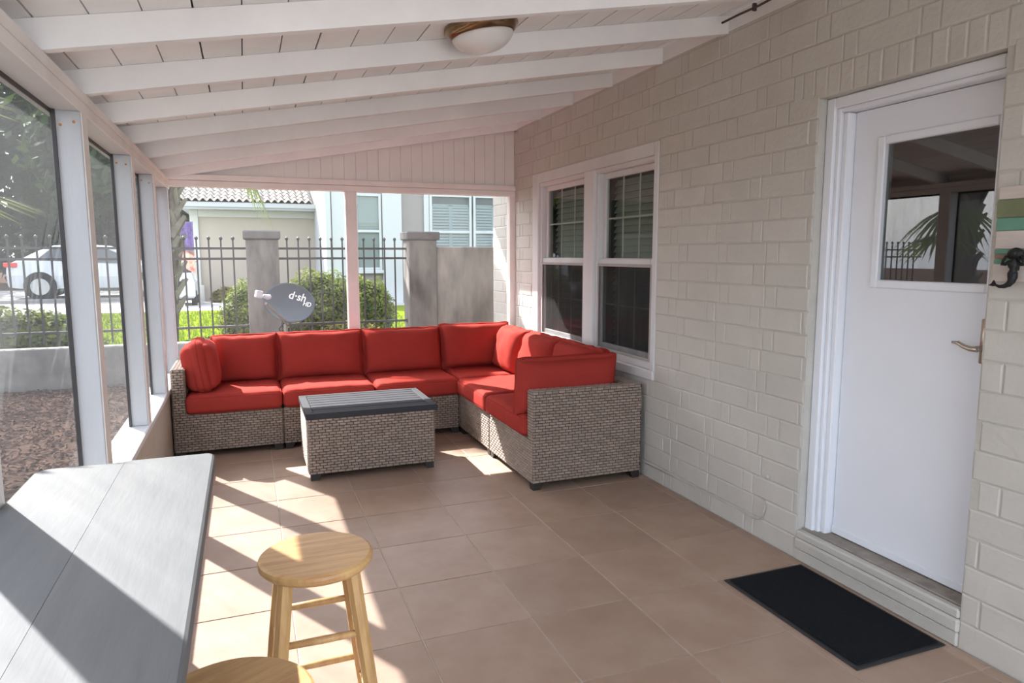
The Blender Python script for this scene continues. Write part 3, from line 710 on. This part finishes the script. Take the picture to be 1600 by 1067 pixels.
for s_ in (-1, 1): part('arm', B().tube([(hx-.002,hy_+s_*.012,1.460),(hx-.004,hy_+s_*.026,1.452),(hx-.004,hy_+s_*.036,1.450),(hx-.004,hy_+s_*.033,1.464),(hx-.003,hy_+s_*.024,1.480)], [.006,.006,.0055,.005,.005], 8), 'iron_black', hk, smooth=True)
part('back_plate', B().cbox(XW-.0335, XW-.022, -.446, -.422, 1.43, 1.485, .003), 'iron_black', hk)

# ================================================================ outside
def sub(a, b_): return RND.uniform(a, b_)
sobj('ground', B().box(-60, 60, YF+.14, 80, -.4, .02).box(-60, XL-.14, -40, YF+.14, -.4, .02), 'soil', fix=False)
sobj('mulch_bed', B().box(-14, XL-.135, -8, 5.86, .02, .17).box(XL-.135, 6, YF+.14, 5.86, .02, .15), 'soil', fix=False)
sobj('bounce_ground', B().box(-9, 9, -16, YN-.02, -.12, -.01), 'bounce_paving', fix=False)  # unseen pale slab added behind the camera to bounce daylight into the porch
sobj('lawn', B().box(-20, 20, 6.04, 16.2, .02, .15), 'lawn', fix=False)
sobj('gravel_strip', B().box(-20, 20, 16.2, 20.6, .02, .16), 'gravel', fix=False)
sobj('driveway', B().box(-22, -2.1, 20.6, 27, .02, .25), 'road', fix=False)
ch = B()
for k in range(14000):
    x, y = sub(-5, XL-.2), sub(-.5, 5.8)
    a = sub(0, 6.28); l, w = sub(.012, .04), sub(.003, .007); h = .172+sub(0, .02); t = sub(-.012, .012)
    dx, dy = math.cos(a), math.sin(a)
    ch.add([(x-dx*l-dy*w,y-dy*l+dx*w,h-t),(x-dx*l+dy*w,y-dy*l-dx*w,h-t),(x+dx*l+dy*w,y+dy*l-dx*w,h+t),(x+dx*l-dy*w,y+dy*l+dx*w,h+t),(x,y,h+.012)], [(0,1,4),(1,2,4),(2,3,4),(3,0,4)])
o = part('mulch_chips', ch, 'mulch', fix=False); tag(o, 'brown wood mulch chips spread over the bed by the screens', 'mulch'); o['kind'] = 'stuff'
gr = B()
for k in range(16000):
    y = 6.1+ (sub(0, 1)**1.6)*9.5; x = sub(-2.6-.25*(y-6), 2.2+.3*(y-6)*.4); h = sub(.03, .09); a = sub(0, 6.28); w = .006+.0012*(y-6); q = sub(-.03, .03)
    gr.add([(x-math.cos(a)*w,y-math.sin(a)*w,.15),(x+math.cos(a)*w,y+math.sin(a)*w,.15),(x+q,y+sub(-.03,.03),.15+h)], [(0,1,2)])
o = part('grass_blades', gr, 'grass_blade', fix=False); tag(o, 'bright green lawn grass beyond the iron fence', 'grass'); o['kind'] = 'stuff'

# concrete fence base, pillars and tall wall
tag(part('fence_base_wall', B().cbox(-5.2, 1.64, 5.90, 6.06, .15, .572, .01), 'base_concrete'), 'low grey concrete wall carrying the iron fence', 'wall')
def pillar(label, x0, x1, c0, c1, zt):
    p = thing('fence_pillar', label, 'pillar', ((x0+x1)/2, 5.98, 0), 'grey concrete fence pillars')
    part('shaft', B().cbox(x0, x1, 5.82, 6.14, .02, zt-.095, .01), 'pillar_concrete', p)
    part('cap', B().cbox(c0, c1, 5.80, 6.17, zt-.095, zt, .012), 'cap_concrete', p)
pillar('grey concrete fence pillar behind the satellite dish', -.100, .228, -.124, .250, 1.745)
pillar('grey concrete fence pillar joined to the tall stained wall', 1.640, 1.965, 1.612, 2.000, 1.750)
tag(part('garden_wall', B().cbox(1.966, 3.4, 5.86, 6.06, .02, 1.58, .012), 'grey_concrete'), 'tall stained concrete garden wall at the right of the fence', 'wall')
pk = B().box(-.008, .008, -.008, .008, .605, 1.640); 
pkm = pk.mesh('picket'); fnm = B().lathe([(.008,1.640),(.011,1.645),(.019,1.660),(.016,1.672),(.004,1.684)], n=8).mesh('finial', True)
def fence(label, xs_, x0, x1):
    f = thing('iron_fence', label, 'fence', ((x0+x1)/2, 5.98, .572), 'black iron fence panels')
    for z_ in (1.556, 1.447, .722): part('rail', B().box(x0, x1, 5.968, 5.992, z_-.012, z_+.012), 'fence_iron', f)
    for x in xs_:
        p = put('picket', pkm, 'fence_iron', f, at=(x, 5.98, 0)); q = put('finial', fnm, 'fence_iron', p, at=(x, 5.98, 0))
    for x in (x0, x1): part('bracket', B().cbox(x-.012, x+.012, 5.96, 6.0, .70, .744, .003), 'fence_iron', f)
fence('black iron fence panel right of the dish pillar', [.322+.1185*k for k in range(11)], .23, 1.64)
fence('black iron fence panel left of the dish pillar, before the palm trunk', [-.225-.1185*k for k in range(40)], -5.0, -.10)

# satellite dish on a pole
ds = thing('satellite_dish', 'dark grey satellite dish on a pole in front of the pillar', 'satellite dish', (.23, 5.35, .15))
Dc = Vector((.285, 5.28, 1.010)); nrm = Vector((-.36, -.90, .22)).normalized()
ax = Vector((0,0,1)).cross(nrm).normalized(); ay = nrm.cross(ax).normalized()
a_ = math.radians(-14); ax, ay = ax*math.cos(a_)+ay*math.sin(a_), ay*math.cos(a_)-ax*math.sin(a_)
def dishp(r, w, off): 
    ex = .262 if True else 0
    return Dc + ax*(r*.262*math.cos(w)) + ay*(r*.198*math.sin(w)) + nrm*(-.05*(1-r*r)+off)
b = B(); n = 48; rings = [0.02, .25, .5, .75, .94, 1.0]
for off in (0, -.008):
    for r in rings:
        for k in range(n): b.v.append(tuple(dishp(r, 2*math.pi*k/n, off)))
for s_ in (0, 1):
    for i in range(len(rings)-1):
        for k in range(n): b.f.append((s_*n*6+i*n+k, s_*n*6+i*n+(k+1) % n, s_*n*6+(i+1)*n+(k+1) % n, s_*n*6+(i+1)*n+k))
    b.f.append(tuple(s_*n*6+k for k in range(n)))
for k in range(n): b.f.append((5*n+k, 5*n+(k+1) % n, 11*n+(k+1) % n, 11*n+k))
refl = part('reflector', b, 'dish_grey', ds, smooth=True)
def lettering(txt, size, u, v):
    cu = bpy.data.curves.new('t', 'FONT'); cu.body = txt; cu.size = size; cu.extrude = .001; cu.shear = .15; cu.offset = .0015
    to = bpy.data.objects.new('t', cu); COL.objects.link(to)
    me = bpy.data.meshes.new_from_object(to.evaluated_get(bpy.context.evaluated_depsgraph_get())); bpy.data.objects.remove(to)
    for vt in me.vertices:
        x_, y_, z_ = vt.co; uu, vv = u+x_, v+y_; r2 = (uu/.262)**2+(vv/.198)**2
        vt.co = Dc+ax*uu+ay*vv+nrm*(-.05*(1-r2)+.003+z_)
    me.name = 'lettering'; return me
put('lettering', lettering('d\u2027sh', .112, -.045, .045), 'dish_white', refl); put('lettering', lettering('HD', .062, .122, .008), 'dish_white', refl)
L0 = Dc-ay*.19-nrm*.01; LN = Vector((.005, 5.00, 1.085))
part('feed_arm', B().tube([L0+Vector((.03,.06,-.05)), L0, LN+Vector((.05,.02,-.06))], .014, 8), 'dish_arm', ds)
hd = part('feed_horn', B().tube([LN+Vector((.085,.06,.0)), LN+Vector((.07,.045,0)), LN+Vector((.03,.02,.012))], [.026,.028,.018], 14), 'lnb_grey', ds, smooth=True)
part('receiver_box', B().cbox(-.032, .032, -.03, .03, -.036, .036, .008), 'lnb_grey', ds, at=LN+Vector((-.012,0,.03)), rot=(0, math.radians(12), math.radians(20)))
part('pole', B().tube([(.245,5.40,.15),(.245,5.40,.86),(.27,5.35,.93)], .020, 12), 'galv', ds, smooth=True)
part('mount', B().cbox(.24, .30, 5.345, 5.42, .88, .99, .006), 'dish_arm', ds)
part('wire', B().tube([L0+Vector((0,.03,-.02)), Vector((.18,5.38,.74)), Vector((.22,5.38,.62)), Vector((.25,5.36,.56)), Vector((.25,5.38,.2))], .006, 6), 'tyre', ds, smooth=True)

# plants
def leaves(n, ctr, rad, ls, shell=.55, flat=1.0, seed=0, lump=.18, zmin=None):
    rn = random.Random(seed); b = B(); off = Vector((seed*3.1, seed*1.7, 0))
    while n > 0:
        d = Vector((rn.gauss(0,1), rn.gauss(0,1), rn.gauss(0,1))).normalized(); k = shell+(1-shell)*rn.random()**.5
        k *= 1+lump*2*noise.noise(d*2.6+off)
        p = Vector(ctr)+Vector((d.x*rad[0]*k, d.y*rad[1]*k, d.z*rad[2]*k))
        if zmin is not None and p.z < zmin: continue
        n -= 1
        t = Vector((rn.gauss(0,1), rn.gauss(0,1), rn.gauss(0,1)*.7)).normalized(); nn = (d+Vector((rn.gauss(0,.5), rn.gauss(0,.5), rn.gauss(0,.5)+.3))).normalized()
        s_ = t.cross(nn).normalized()
        t = nn.cross(s_); l = ls*rn.uniform(.7, 1.3); w = l*.42
        b.add([p-t*l*.5, p+s_*w*.5, p+t*l*.5, p-s_*w*.5], [(0,1,2,3)])
    return b
def bush(label, ctr, rad, n, ls, m_, seed, zmin=.15):
    t = thing('bush', label, 'bush', (ctr[0], ctr[1], .15), 'garden bushes beyond the fence')
    o_ = part('foliage', leaves(int(n*1.7), ctr, rad, ls*1.1, .8, seed=seed, lump=.10, zmin=zmin), m_, t, fix=False); o_['kind'] = 'stuff'
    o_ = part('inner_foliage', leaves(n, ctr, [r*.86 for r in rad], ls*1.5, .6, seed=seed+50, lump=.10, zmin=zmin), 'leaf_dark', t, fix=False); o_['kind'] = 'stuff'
    for k in range(4):
        w = k*1.6+seed; part('branch', B().tube([(ctr[0], ctr[1], .14), (ctr[0]+math.cos(w)*rad[0]*.3, ctr[1]+math.sin(w)*rad[1]*.3, ctr[2]), (ctr[0]+math.cos(w)*rad[0]*.6, ctr[1]+math.sin(w)*rad[1]*.6, ctr[2]+rad[2]*.5)], [.02,.014,.006], 6), 'bark', t)
bush('round green bush left of the dish pillar', (-.04, 7.25, .62), (.40, .42, .55), 3000, .05, 'leaf_yellow', 1)
bush('broad tall green bush behind the dish', (.80, 7.3, .66), (.52, .5, .64), 4200, .05, 'leaf_yellow', 2)
bush('green bush between the fence post and the bay', (1.52, 8.3, .60), (.46, .42, .58), 3000, .05, 'leaf_yellow', 3)
bush('low yellow-tipped shrub at the fence foot behind the sofa', (1.05, 6.45, .38), (.50, .25, .30), 1500, .05, 'leaf_new', 4)
bush('low green shrub at the fence foot beside the palm trunk', (-.55, 6.5, .30), (.35, .25, .26), 900, .06, 'leaf_tree', 5)
bush('leafy green shrub along the fence seen through the first side screen', (-2.35, 6.6, .45), (.75, .4, .45), 2200, .08, 'leaf_yellow', 6)
bush('small yellow plant at the garage corner', (-.62, 19.2, .30), (.40, .25, .26), 500, .12, 'leaf_new', 8)
def tree(name, label, ctr, rad, n, ls, m_, seed):
    t = thing(name, label, 'tree', (ctr[0], ctr[1], .1), 'trees behind the driveway')
    o_ = part('crown', leaves(n, ctr, rad, ls, .45, seed=seed, lump=.3, zmin=.3), m_, t, fix=False); o_['kind'] = 'stuff'
    part('trunk', B().tube([(ctr[0], ctr[1], .0), (ctr[0]+.1, ctr[1], ctr[2]*.5), (ctr[0], ctr[1], ctr[2])], [.25,.18,.08], 8), 'bark', t)
tree('leafy_tree', 'big dark green tree behind the white car, far left', (-15.5, 32, 6.0), (5.2, 3, 6.6), 9000, .7, 'leaf_tree', 31)
tree('leafy_tree', 'dark green tree behind the middle of the white car', (-8.8, 41, 6.4), (6.4, 3, 7.2), 9000, .8, 'leaf_tree', 32)
tree('leafy_tree', 'dark green tree between the car and the garage', (-3.2, 32, 5.4), (4.6, 3, 6.0), 9000, .65, 'leaf_tree', 33)
tree('leafy_tree', 'dark tree filling the gap far behind the trunk of the white car', (-17.5, 44, 6.2), (2.2, 2.6, 7.0), 6000, .8, 'leaf_tree', 37)
tree('leafy_tree', 'tall tree out in the side yard, mirrored in the porch glass', (-13, 4.2, 4.0), (3.2, 3.4, 4.1), 5000, .4, 'leaf_tree', 34)

def frond(hub, direc, stem, L_, n, droop, seed, spread=115):
    """fan palm leaf: stem plus pleated blades that spread and droop"""
    rn = random.Random(seed); b = B(); hub, d = Vector(hub), Vector(direc).normalized()
    side = d.cross(Vector((0,0,1))).normalized(); nrm_ = side.cross(d).normalized(); tip = hub+d*stem+Vector((0,0,-.05*stem))
    b.tube([hub, hub+d*stem*.5+Vector((0,0,.03)), tip], [.016,.012,.008], 6)
    for k in range(n):
        a = math.radians(-spread+2*spread*k/(n-1)); dir_ = d*math.cos(a)+side*math.sin(a)+nrm_*rn.uniform(-.06,.06)
        l = L_*(1-.25*abs(a)/2)*rn.uniform(.9, 1.05); w = .016*L_/.6; sd_ = dir_.cross(nrm_).normalized(); pr = None
        for q in range(5):
            t = q/4; p = tip+dir_*l*t+Vector((0,0,-droop*l*t*t)); ww = w*(1-t)**.6*(.5+1.5*min(t*3, 1))
            cur = (len(b.v), len(b.v)+1); b.v += [tuple(p-sd_*ww), tuple(p+sd_*ww)]
            if pr: b.f.append((pr[0], pr[1], cur[1], cur[0]))
            pr = cur
    return b
def palm(label, base, h, r, fr, boots=True, lean=0):
    t = thing('palm_tree', label, 'palm', base); x, y, z = base
    part('trunk', B().tube([(x-lean*h, y, z-.1), (x-lean*h*.45, y, z+h*.5), (x, y, z+h)], [r*.95, r*.85, r*.8], 14), 'palm_trunk', t, smooth=True)
    if boots:
        bm_ = B().add([(-.05,0,0),(.05,0,0),(.03,.02,.30),(-.03,.02,.30),(-.055,.03,0),(.055,.03,0),(.024,.09,.36),(-.024,.09,.36)],
                      [(0,1,2,3),(7,6,5,4),(0,4,5,1),(1,5,6,2),(2,6,7,3),(3,7,4,0)]).mesh('boot', fix=True)
        k = 0; zz_ = .25
        while zz_ < h-.1:
            a = k*2.4; s_ = 1+.2*math.sin(k*1.7)
            put('boot', bm_, 'palm_boot', t, at=(x-lean*(h-zz_)-math.sin(a)*r*.72, y+math.cos(a)*r*.72, z+zz_), rot=(0, .6*(1 if k % 2 else -1), a), scale=(s_*.85, .7, s_*.85)); k += 1; zz_ += .036
    for i, (hub, d, st_, L_, n, dr, *sp) in enumerate(fr):
        part('frond', frond(hub, d, st_, L_, n, dr, i+3, *sp), 'palm_leaf', t, fix=False)
PX, PY = -1.03, 9.6
palm('palm trunk with criss-cross boots behind the fence near the corner post', (PX+.13, PY, .15), 5.2, .130,
     [((PX,PY,4.4),(.93,-.2,-1.45),1.80,.68,52,.6), ((PX,PY,4.2),(.22,-.6,-1.2),1.1,.55,22,.5)] +
     [((PX,PY,5.3),(math.cos(a), math.sin(a), e), .9, .9, 28, .9) for a, e in ((-.6,.3),(.4,.4),(1.5,.3),(2.5,.4),(3.5,.3),(4.4,.4),(1.0,1.2))], lean=.065)
P = (-4.3, 4.75, .15)
palm('palm in the side yard, seen mirrored in the door glass', P, 3.2, .15,
     [((P[0],P[1],P[2]+3.2),(math.cos(a), math.sin(a), e), .9, .85, 30, .9) for a, e in ((-.2,.1),(-1.0,.15),(.6,.3),(-1.9,.2),(2.2,.2),(3.1,.3),(1.4,.4),(-.6,.7))] +
     [((P[0]+.2,P[1]-.1,2.2),(.8,-.35,-.15),.55,.8,30,.7), ((P[0]+.2,P[1]-.1,1.6),(.9,-.2,.25),.55,.75,30,.6)])
palm('low fan palm outside the first screen at the left edge', (-2.12, 1.6, .15), 1.7, .11,
     [((-2.12,1.6,1.85),(1,.04,-.02),.6,.62,26,.25,55), ((-2.12,1.6,1.9),(1,-.02,.42),.6,.62,26,.35,55)] +
     [((-2.12,1.6,1.85),(math.cos(a), math.sin(a), .5), .5, .6, 26, .5) for a in (-1.6, -2.3, 3.1, 2.4)])

# neighbour's house
S1 = 22/19; g = lambda x, z_, s_: (CAM.x+(x-CAM.x)*s_, CAM.z+(z_-CAM.z)*s_)
GY = 20.0
gh = thing('neighbour_house', 'pale stucco neighbour house with clay tile roof, bay and shuttered windows', 'house', (1.5, GY, .1))
gx0, gz1 = g(-1.30, 2.60, S1); gx1 = g(.56, 0, S1)[0]
part('garage_wall', B().box(gx0+.02, gx1+3.5, GY, GY+6, .0, gz1), 'house_beige', gh)
part('corner_pilaster', B().cbox(gx0-.03, gx0+.19, GY-.08, GY+.2, .0, gz1, .01), 'house_trim', gh)
part('pilaster_base', B().cbox(gx0-.10, gx0+.26, GY-.14, GY+.2, .0, .62, .01), 'house_trim', gh)
part('frieze', B().cbox(gx0+.19, gx1+3.5, GY-.07, GY+.02, gz1-.2, gz1, .01), 'house_trim', gh)
part('fascia', B().cbox(gx0-.22, gx1+3.5, GY-.50, GY+6, gz1, gz1+.14, .01).cbox(gx0-.28, gx1+3.5, GY-.56, GY-.5, gz1+.06, gz1+.20, .01), 'house_white', gh)
roof = part('roof_deck', B().add([(gx0-.3,GY-.55,gz1+.17),(gx1+3.5,GY-.55,gz1+.17),(gx1+3.5,GY+5,gz1+2.4),(gx0-.3,GY+5,gz1+2.4),(gx0-.3,GY-.55,gz1+.10),(gx1+3.5,GY-.55,gz1+.10),(gx1+3.5,GY+5,gz1+.12),(gx0-.3,GY+5,gz1+.12)],
            [(0,1,2,3),(7,6,5,4),(0,4,5,1),(1,5,6,2),(2,6,7,3),(3,7,4,0)]), 'roof_under', gh)
tb = B(); n = 7; TW, TL = .19, .40
for y_, lift in ((-.02, .035), (TL, .0)):
    for th_ in (.022, 0):
        for k in range(n+1):
            a = k/n; tb.v.append(((a-.5)*TW, y_, lift+th_+.042*math.sin(a*math.pi*2-math.pi/2)+.042))
m_ = n+1
for k in range(n):
    tb.f += [(k, k+1, 2*m_+k+1, 2*m_+k), (m_+k, 3*m_+k, 3*m_+k+1, m_+k+1), (k, m_+k, m_+k+1, k+1), (2*m_+k, 2*m_+k+1, 3*m_+k+1, 3*m_+k)]
tb.f += [(0, 2*m_, 3*m_, m_), (n, m_+n, 3*m_+n, 2*m_+n)]
tm = tb.mesh('tile', fix=True); sl = math.atan2(2.23, 5.55); nx = int((gx1+1.6-gx0)/TW)
for r in range(7):
    for k in range(nx):
        dd = r*.33; put('tile', tm, 'roof_clay', roof, at=(gx0-.2+k*TW, GY-.56+dd*math.cos(sl), gz1+.18+dd*math.sin(sl)), rot=(sl, 0, 0))
# bay and right wall, nearer
S2 = 19/16; HY = 17.0
h2 = lambda x, z_: g(x, z_, S2)
bx0, bx1 = h2(1.60, 0)[0], h2(3.30, 0)[0]; gx = h2(3.30, 0)[0]
part('side_wall', B().box(gx, 11.5, HY, HY+6, .0, 4.4), 'house_stucco', gh)
part('bay_wall', B().box(bx0+.15, gx+.02, HY+.02, HY+3.2, .0, 4.4), 'house_stucco', gh)
part('bay_corner', B().cbox(bx0, bx0+.14, HY-.10, HY+3, .0, 4.4, .01), 'house_white', gh)
a0, a1 = h2(1.74, 0)[0], h2(2.14, 0)[0]
part('bay_panel', B().cbox(a0, a1, HY-.06, HY+.02, .55, 4.3, .01), 'house_white', gh)
def sash(parent, x0, x1, z0, z1, y, louv, mid=None, fr=.07):
    w_ = B(); 
    for p in ((x0-fr,x0,z0-fr,z1+fr),(x1,x1+fr,z0-fr,z1+fr),(x0,x1,z1,z1+fr),(x0,x1,z0-fr,z0)): w_.cbox(p[0], p[1], y-.07, y-.005, p[2], p[3], .006)
    if mid: w_.cbox(x0, x1, y-.065, y-.006, mid-.035, mid+.035, .006)
    wo_ = part('window', w_, 'house_white', parent)
    part('pane', B().box(x0, x1, y-.03, y-.026, z0, z1), 'house_pane', wo_)
    part('blind_backing', B().box(x0, x1, y-.008, y-.004, z0, z1), 'roof_under' if louv else 'blind', wo_)
    if louv:
        xm = (x0+x1)/2; st_ = B()
        for p in ((x0,x0+.035),(xm-.05,xm+.05),(x1-.035,x1)): st_.box(p[0], p[1], y-.024, y-.008, z0, z1-.22)
        st_.box(x0, x1, y-.024, y-.008, z1-.25, z1-.20); part('shutter_frame', st_, 'shutter_white', wo_)
        lm = B().add([(-.5,-.008,-.03),(.5,-.008,-.03),(.5,.006,.03),(-.5,.006,.03),(-.5,-.002,-.033),(.5,-.002,-.033),(.5,.010,.028),(-.5,.010,.028)],
                     [(0,1,2,3),(7,6,5,4),(0,4,5,1),(1,5,6,2),(2,6,7,3),(3,7,4,0)]).mesh('louver', fix=True)
        for u0_, u1_ in ((x0+.035, xm-.05), (xm+.05, x1-.035)):
            z_ = z0+.05
            while z_ < z1-.27: put('louver', lm, 'blind', wo_, at=((u0_+u1_)/2, y-.015, z_), scale=(u1_-u0_, 1, 1)); z_ += .080
    return wo_
c0, c1 = h2(2.30, 0)[0], h2(2.78, 0)[0]
zb, zm, zt = h2(0, 1.20)[1], h2(0, 2.02)[1], h2(0, 2.80)[1]
sash(gh, c0, c1, zb, zt, HY-.03, False, zm)
part('bay_pilaster', B().cbox(h2(2.86,0)[0], bx1, HY-.14, HY+.1, .0, 4.3, .012), 'house_white', gh)
part('bay_sill', B().cbox(a1-.02, h2(2.86,0)[0]+.04, HY-.12, HY, zb-.16, zb-.07, .01), 'house_white', gh)
w0, w1, w2 = h2(4.03, 0)[0], h2(4.94, 0)[0], h2(5.10, 0)[0]
z0, zm, z1 = h2(0, 1.42)[1], h2(0, 2.02)[1], h2(0, 2.835)[1]
sash(gh, w0, w1, z0, z1, HY-.01, True, zm); sash(gh, w2, w2+(w1-w0), z0, z1, HY-.01, True, zm)
part('window_casing', B().cbox(h2(3.84,0)[0], w0-.07, HY-.05, HY, z0-.1, z1+.2, .01), 'house_white', gh)

# white car on the driveway
car = thing('car', 'white hatchback parked on the driveway seen through the side screens', 'car', (-3.9, 22, .25), None)
cs = 24/19; cx = lambda x: CAM.x+(x-CAM.x)*cs
X0 = cx(-5.32)+.28; Lc = 4.6; z0 = .25; yc = 22.0
stn = [  # along, bottom, belt, roof, half width low, half width roof
 (0, .42, .80, .84, .60, .55), (.08, .34, .98, 1.02, .80, .62), (.35, .30, 1.06, 1.14, .86, .64), (.75, .28, 1.08, 1.36, .88, .60), (1.15, .27, 1.06, 1.52, .89, .58),
 (1.9, .26, 1.02, 1.56, .90, .60), (2.5, .26, .99, 1.52, .90, .60), (3.0, .26, .97, 1.30, .90, .62), (3.45, .26, .95, 1.02, .89, .66), (4.1, .28, .86, .90, .86, .64), (4.5, .34, .72, .75, .74, .55), (4.6, .42, .60, .62, .60, .45)]
b = B()
for t_, zb_, zbelt, zr, hw, hr in stn:
    for y_, z_ in ((-hw*.92, zb_), (-hw, (zb_+zbelt)/2), (-hw*.97, zbelt), (-hr, zr-.03), (-hr*.6, zr), (hr*.6, zr), (hr, zr-.03), (hw*.97, zbelt), (hw, (zb_+zbelt)/2), (hw*.92, zb_)):
        b.v.append((X0+t_, yc+y_, z0+z_))
n = 10
for i in range(len(stn)-1):
    for k in range(n): b.f.append((i*n+k, i*n+(k+1) % n, (i+1)*n+(k+1) % n, (i+1)*n+k))
b.f.append(tuple(reversed(range(n)))); b.f.append(tuple((len(stn)-1)*n+k for k in range(n)))
part('body', b, 'car_white', car, smooth=False)
for poly in ([(.80,1.10),(1.16,1.44),(1.85,1.49),(1.85,1.06)], [(1.93,1.05),(1.93,1.49),(2.5,1.45),(2.98,1.22),(3.15,1.02)]):
    pts = []
    for t_, z_ in poly:
        k = (z_-1.04)/.48; pts.append((X0+t_, yc-.885+.29*max(0, k), z0+z_))
    q = [(p[0], p[1]-.012, p[2]) for p in pts]; nn_ = len(pts)
    part('side_window', B().add(pts+q, [tuple(range(nn_)), tuple(reversed(range(nn_, 2*nn_)))]+[(i, (i+1) % nn_, nn_+(i+1) % nn_, nn_+i) for i in range(nn_)]), 'car_glass', car)
part('tail_light', B().cbox(X0+.02, X0+.34, yc-.885, yc-.80, z0+.90, z0+1.03, .02), 'tail_red', car)
for t_ in (.86, 3.62):
    wh = part('wheel', B().lathe([(.2,-.10),(.31,-.10),(.345,-.07),(.345,.07),(.31,.10),(.2,.10)], (X0+t_, yc-.80, z0+.345), 28, 'Y'), 'tyre', car)
    rb = B().lathe([(.235,-.012),(.24,0),(.20,.004)], (X0+t_, yc-.905, z0+.345), 24, 'Y')
    part('rim', rb, 'rim', wh)
    part('wheel_far', B().lathe([(.2,-.10),(.345,-.08),(.345,.08),(.2,.10)], (X0+t_, yc+.80, z0+.345), 20, 'Y'), 'tyre', car)
    part('arch', B().lathe([(.40,-.012),(.41,0),(.40,.004)], (X0+t_, yc-.885, z0+.36), 28, 'Y'), 'tyre', car)
part('rocker', B().cbox(X0+1.3, X0+3.2, yc-.87, yc-.80, z0+.20, z0+.29, .01), 'car_glass', car)

# white cart, kayak and flag by the garage
s3 = 1.10; q3 = lambda x: CAM.x+(x-CAM.x)*s3
kx0, kx1 = q3(-1.62)-.15, q3(-1.24)-.0; ky = 18.0
kt = thing('utility_cart', 'small white utility cart parked beside the garage', 'cart', ((kx0+kx1)/2, ky, .16))
part('body', B().cbox(kx0-.35, kx1, ky-.1, ky+1.6, .36, .82, .05), 'car_white', kt)
part('cowl', B().prism([(kx0-.35,.80),(kx1-.02,.80),(kx1-.08,1.02),(kx0-.25,1.02)], ky, ky+.5, 'Y'), 'car_white', kt)
part('windscreen', B().cbox(kx0-.22, kx1-.10, ky+.5, ky+.53, 1.0, 1.28, .01), 'car_glass', kt)
part('canopy', B().cbox(kx0-.35, kx1-.03, ky+.35, ky+1.7, 1.28, 1.34, .02), 'car_white', kt)
for px in (kx0-.22, kx1-.05):
    for py in (ky+.25, ky+1.3): part('wheel', B().lathe([(.08,-.07),(.2,-.06),(.2,.06),(.08,.07)], (px, py, .36), 18, 'X'), 'tyre', kt)
for px in (kx0-.30, kx1-.08): part('canopy_post', B().box(px-.015, px+.015, ky+.5, ky+.53, .8, 1.29).box(px-.015, px+.015, ky+1.55, ky+1.58, .8, 1.29), 'car_white', kt)
flx, fly = -1.40, 16.4
fl = thing('garden_flag', 'purple and red flag hanging from a pole near the garage corner', 'flag', (flx, fly, .15))
part('pole', B().tube([(flx-.12, fly, .15), (flx-.12, fly, 2.5)], .018, 8), 'galv', fl)
for nm, z0_, z1_, mm in (('upper_banner', 1.62, 2.28, 'flag_purple'), ('lower_banner', 1.20, 1.60, 'flag_red')):
    b = B(); cols = 8
    for dy in (0, .012):
        for k in range(cols+1):
            for zq in (z0_, z1_): b.v.append((flx-.10+k*.034, fly+dy+.03*math.sin(k*1.4), zq-.02*k*(zq == z0_)))
    m2 = 2*(cols+1)
    for k in range(cols): b.f += [(2*k, 2*k+2, 2*k+3, 2*k+1), (m2+2*k, m2+2*k+1, m2+2*k+3, m2+2*k+2), (2*k, m2+2*k, m2+2*k+2, 2*k+2), (2*k+1, 2*k+3, m2+2*k+3, m2+2*k+1)]
    b.f += [(0, 1, m2+1, m2), (2*cols, m2+2*cols, m2+2*cols+1, 2*cols+1)]
    part(nm, b, mm, fl)
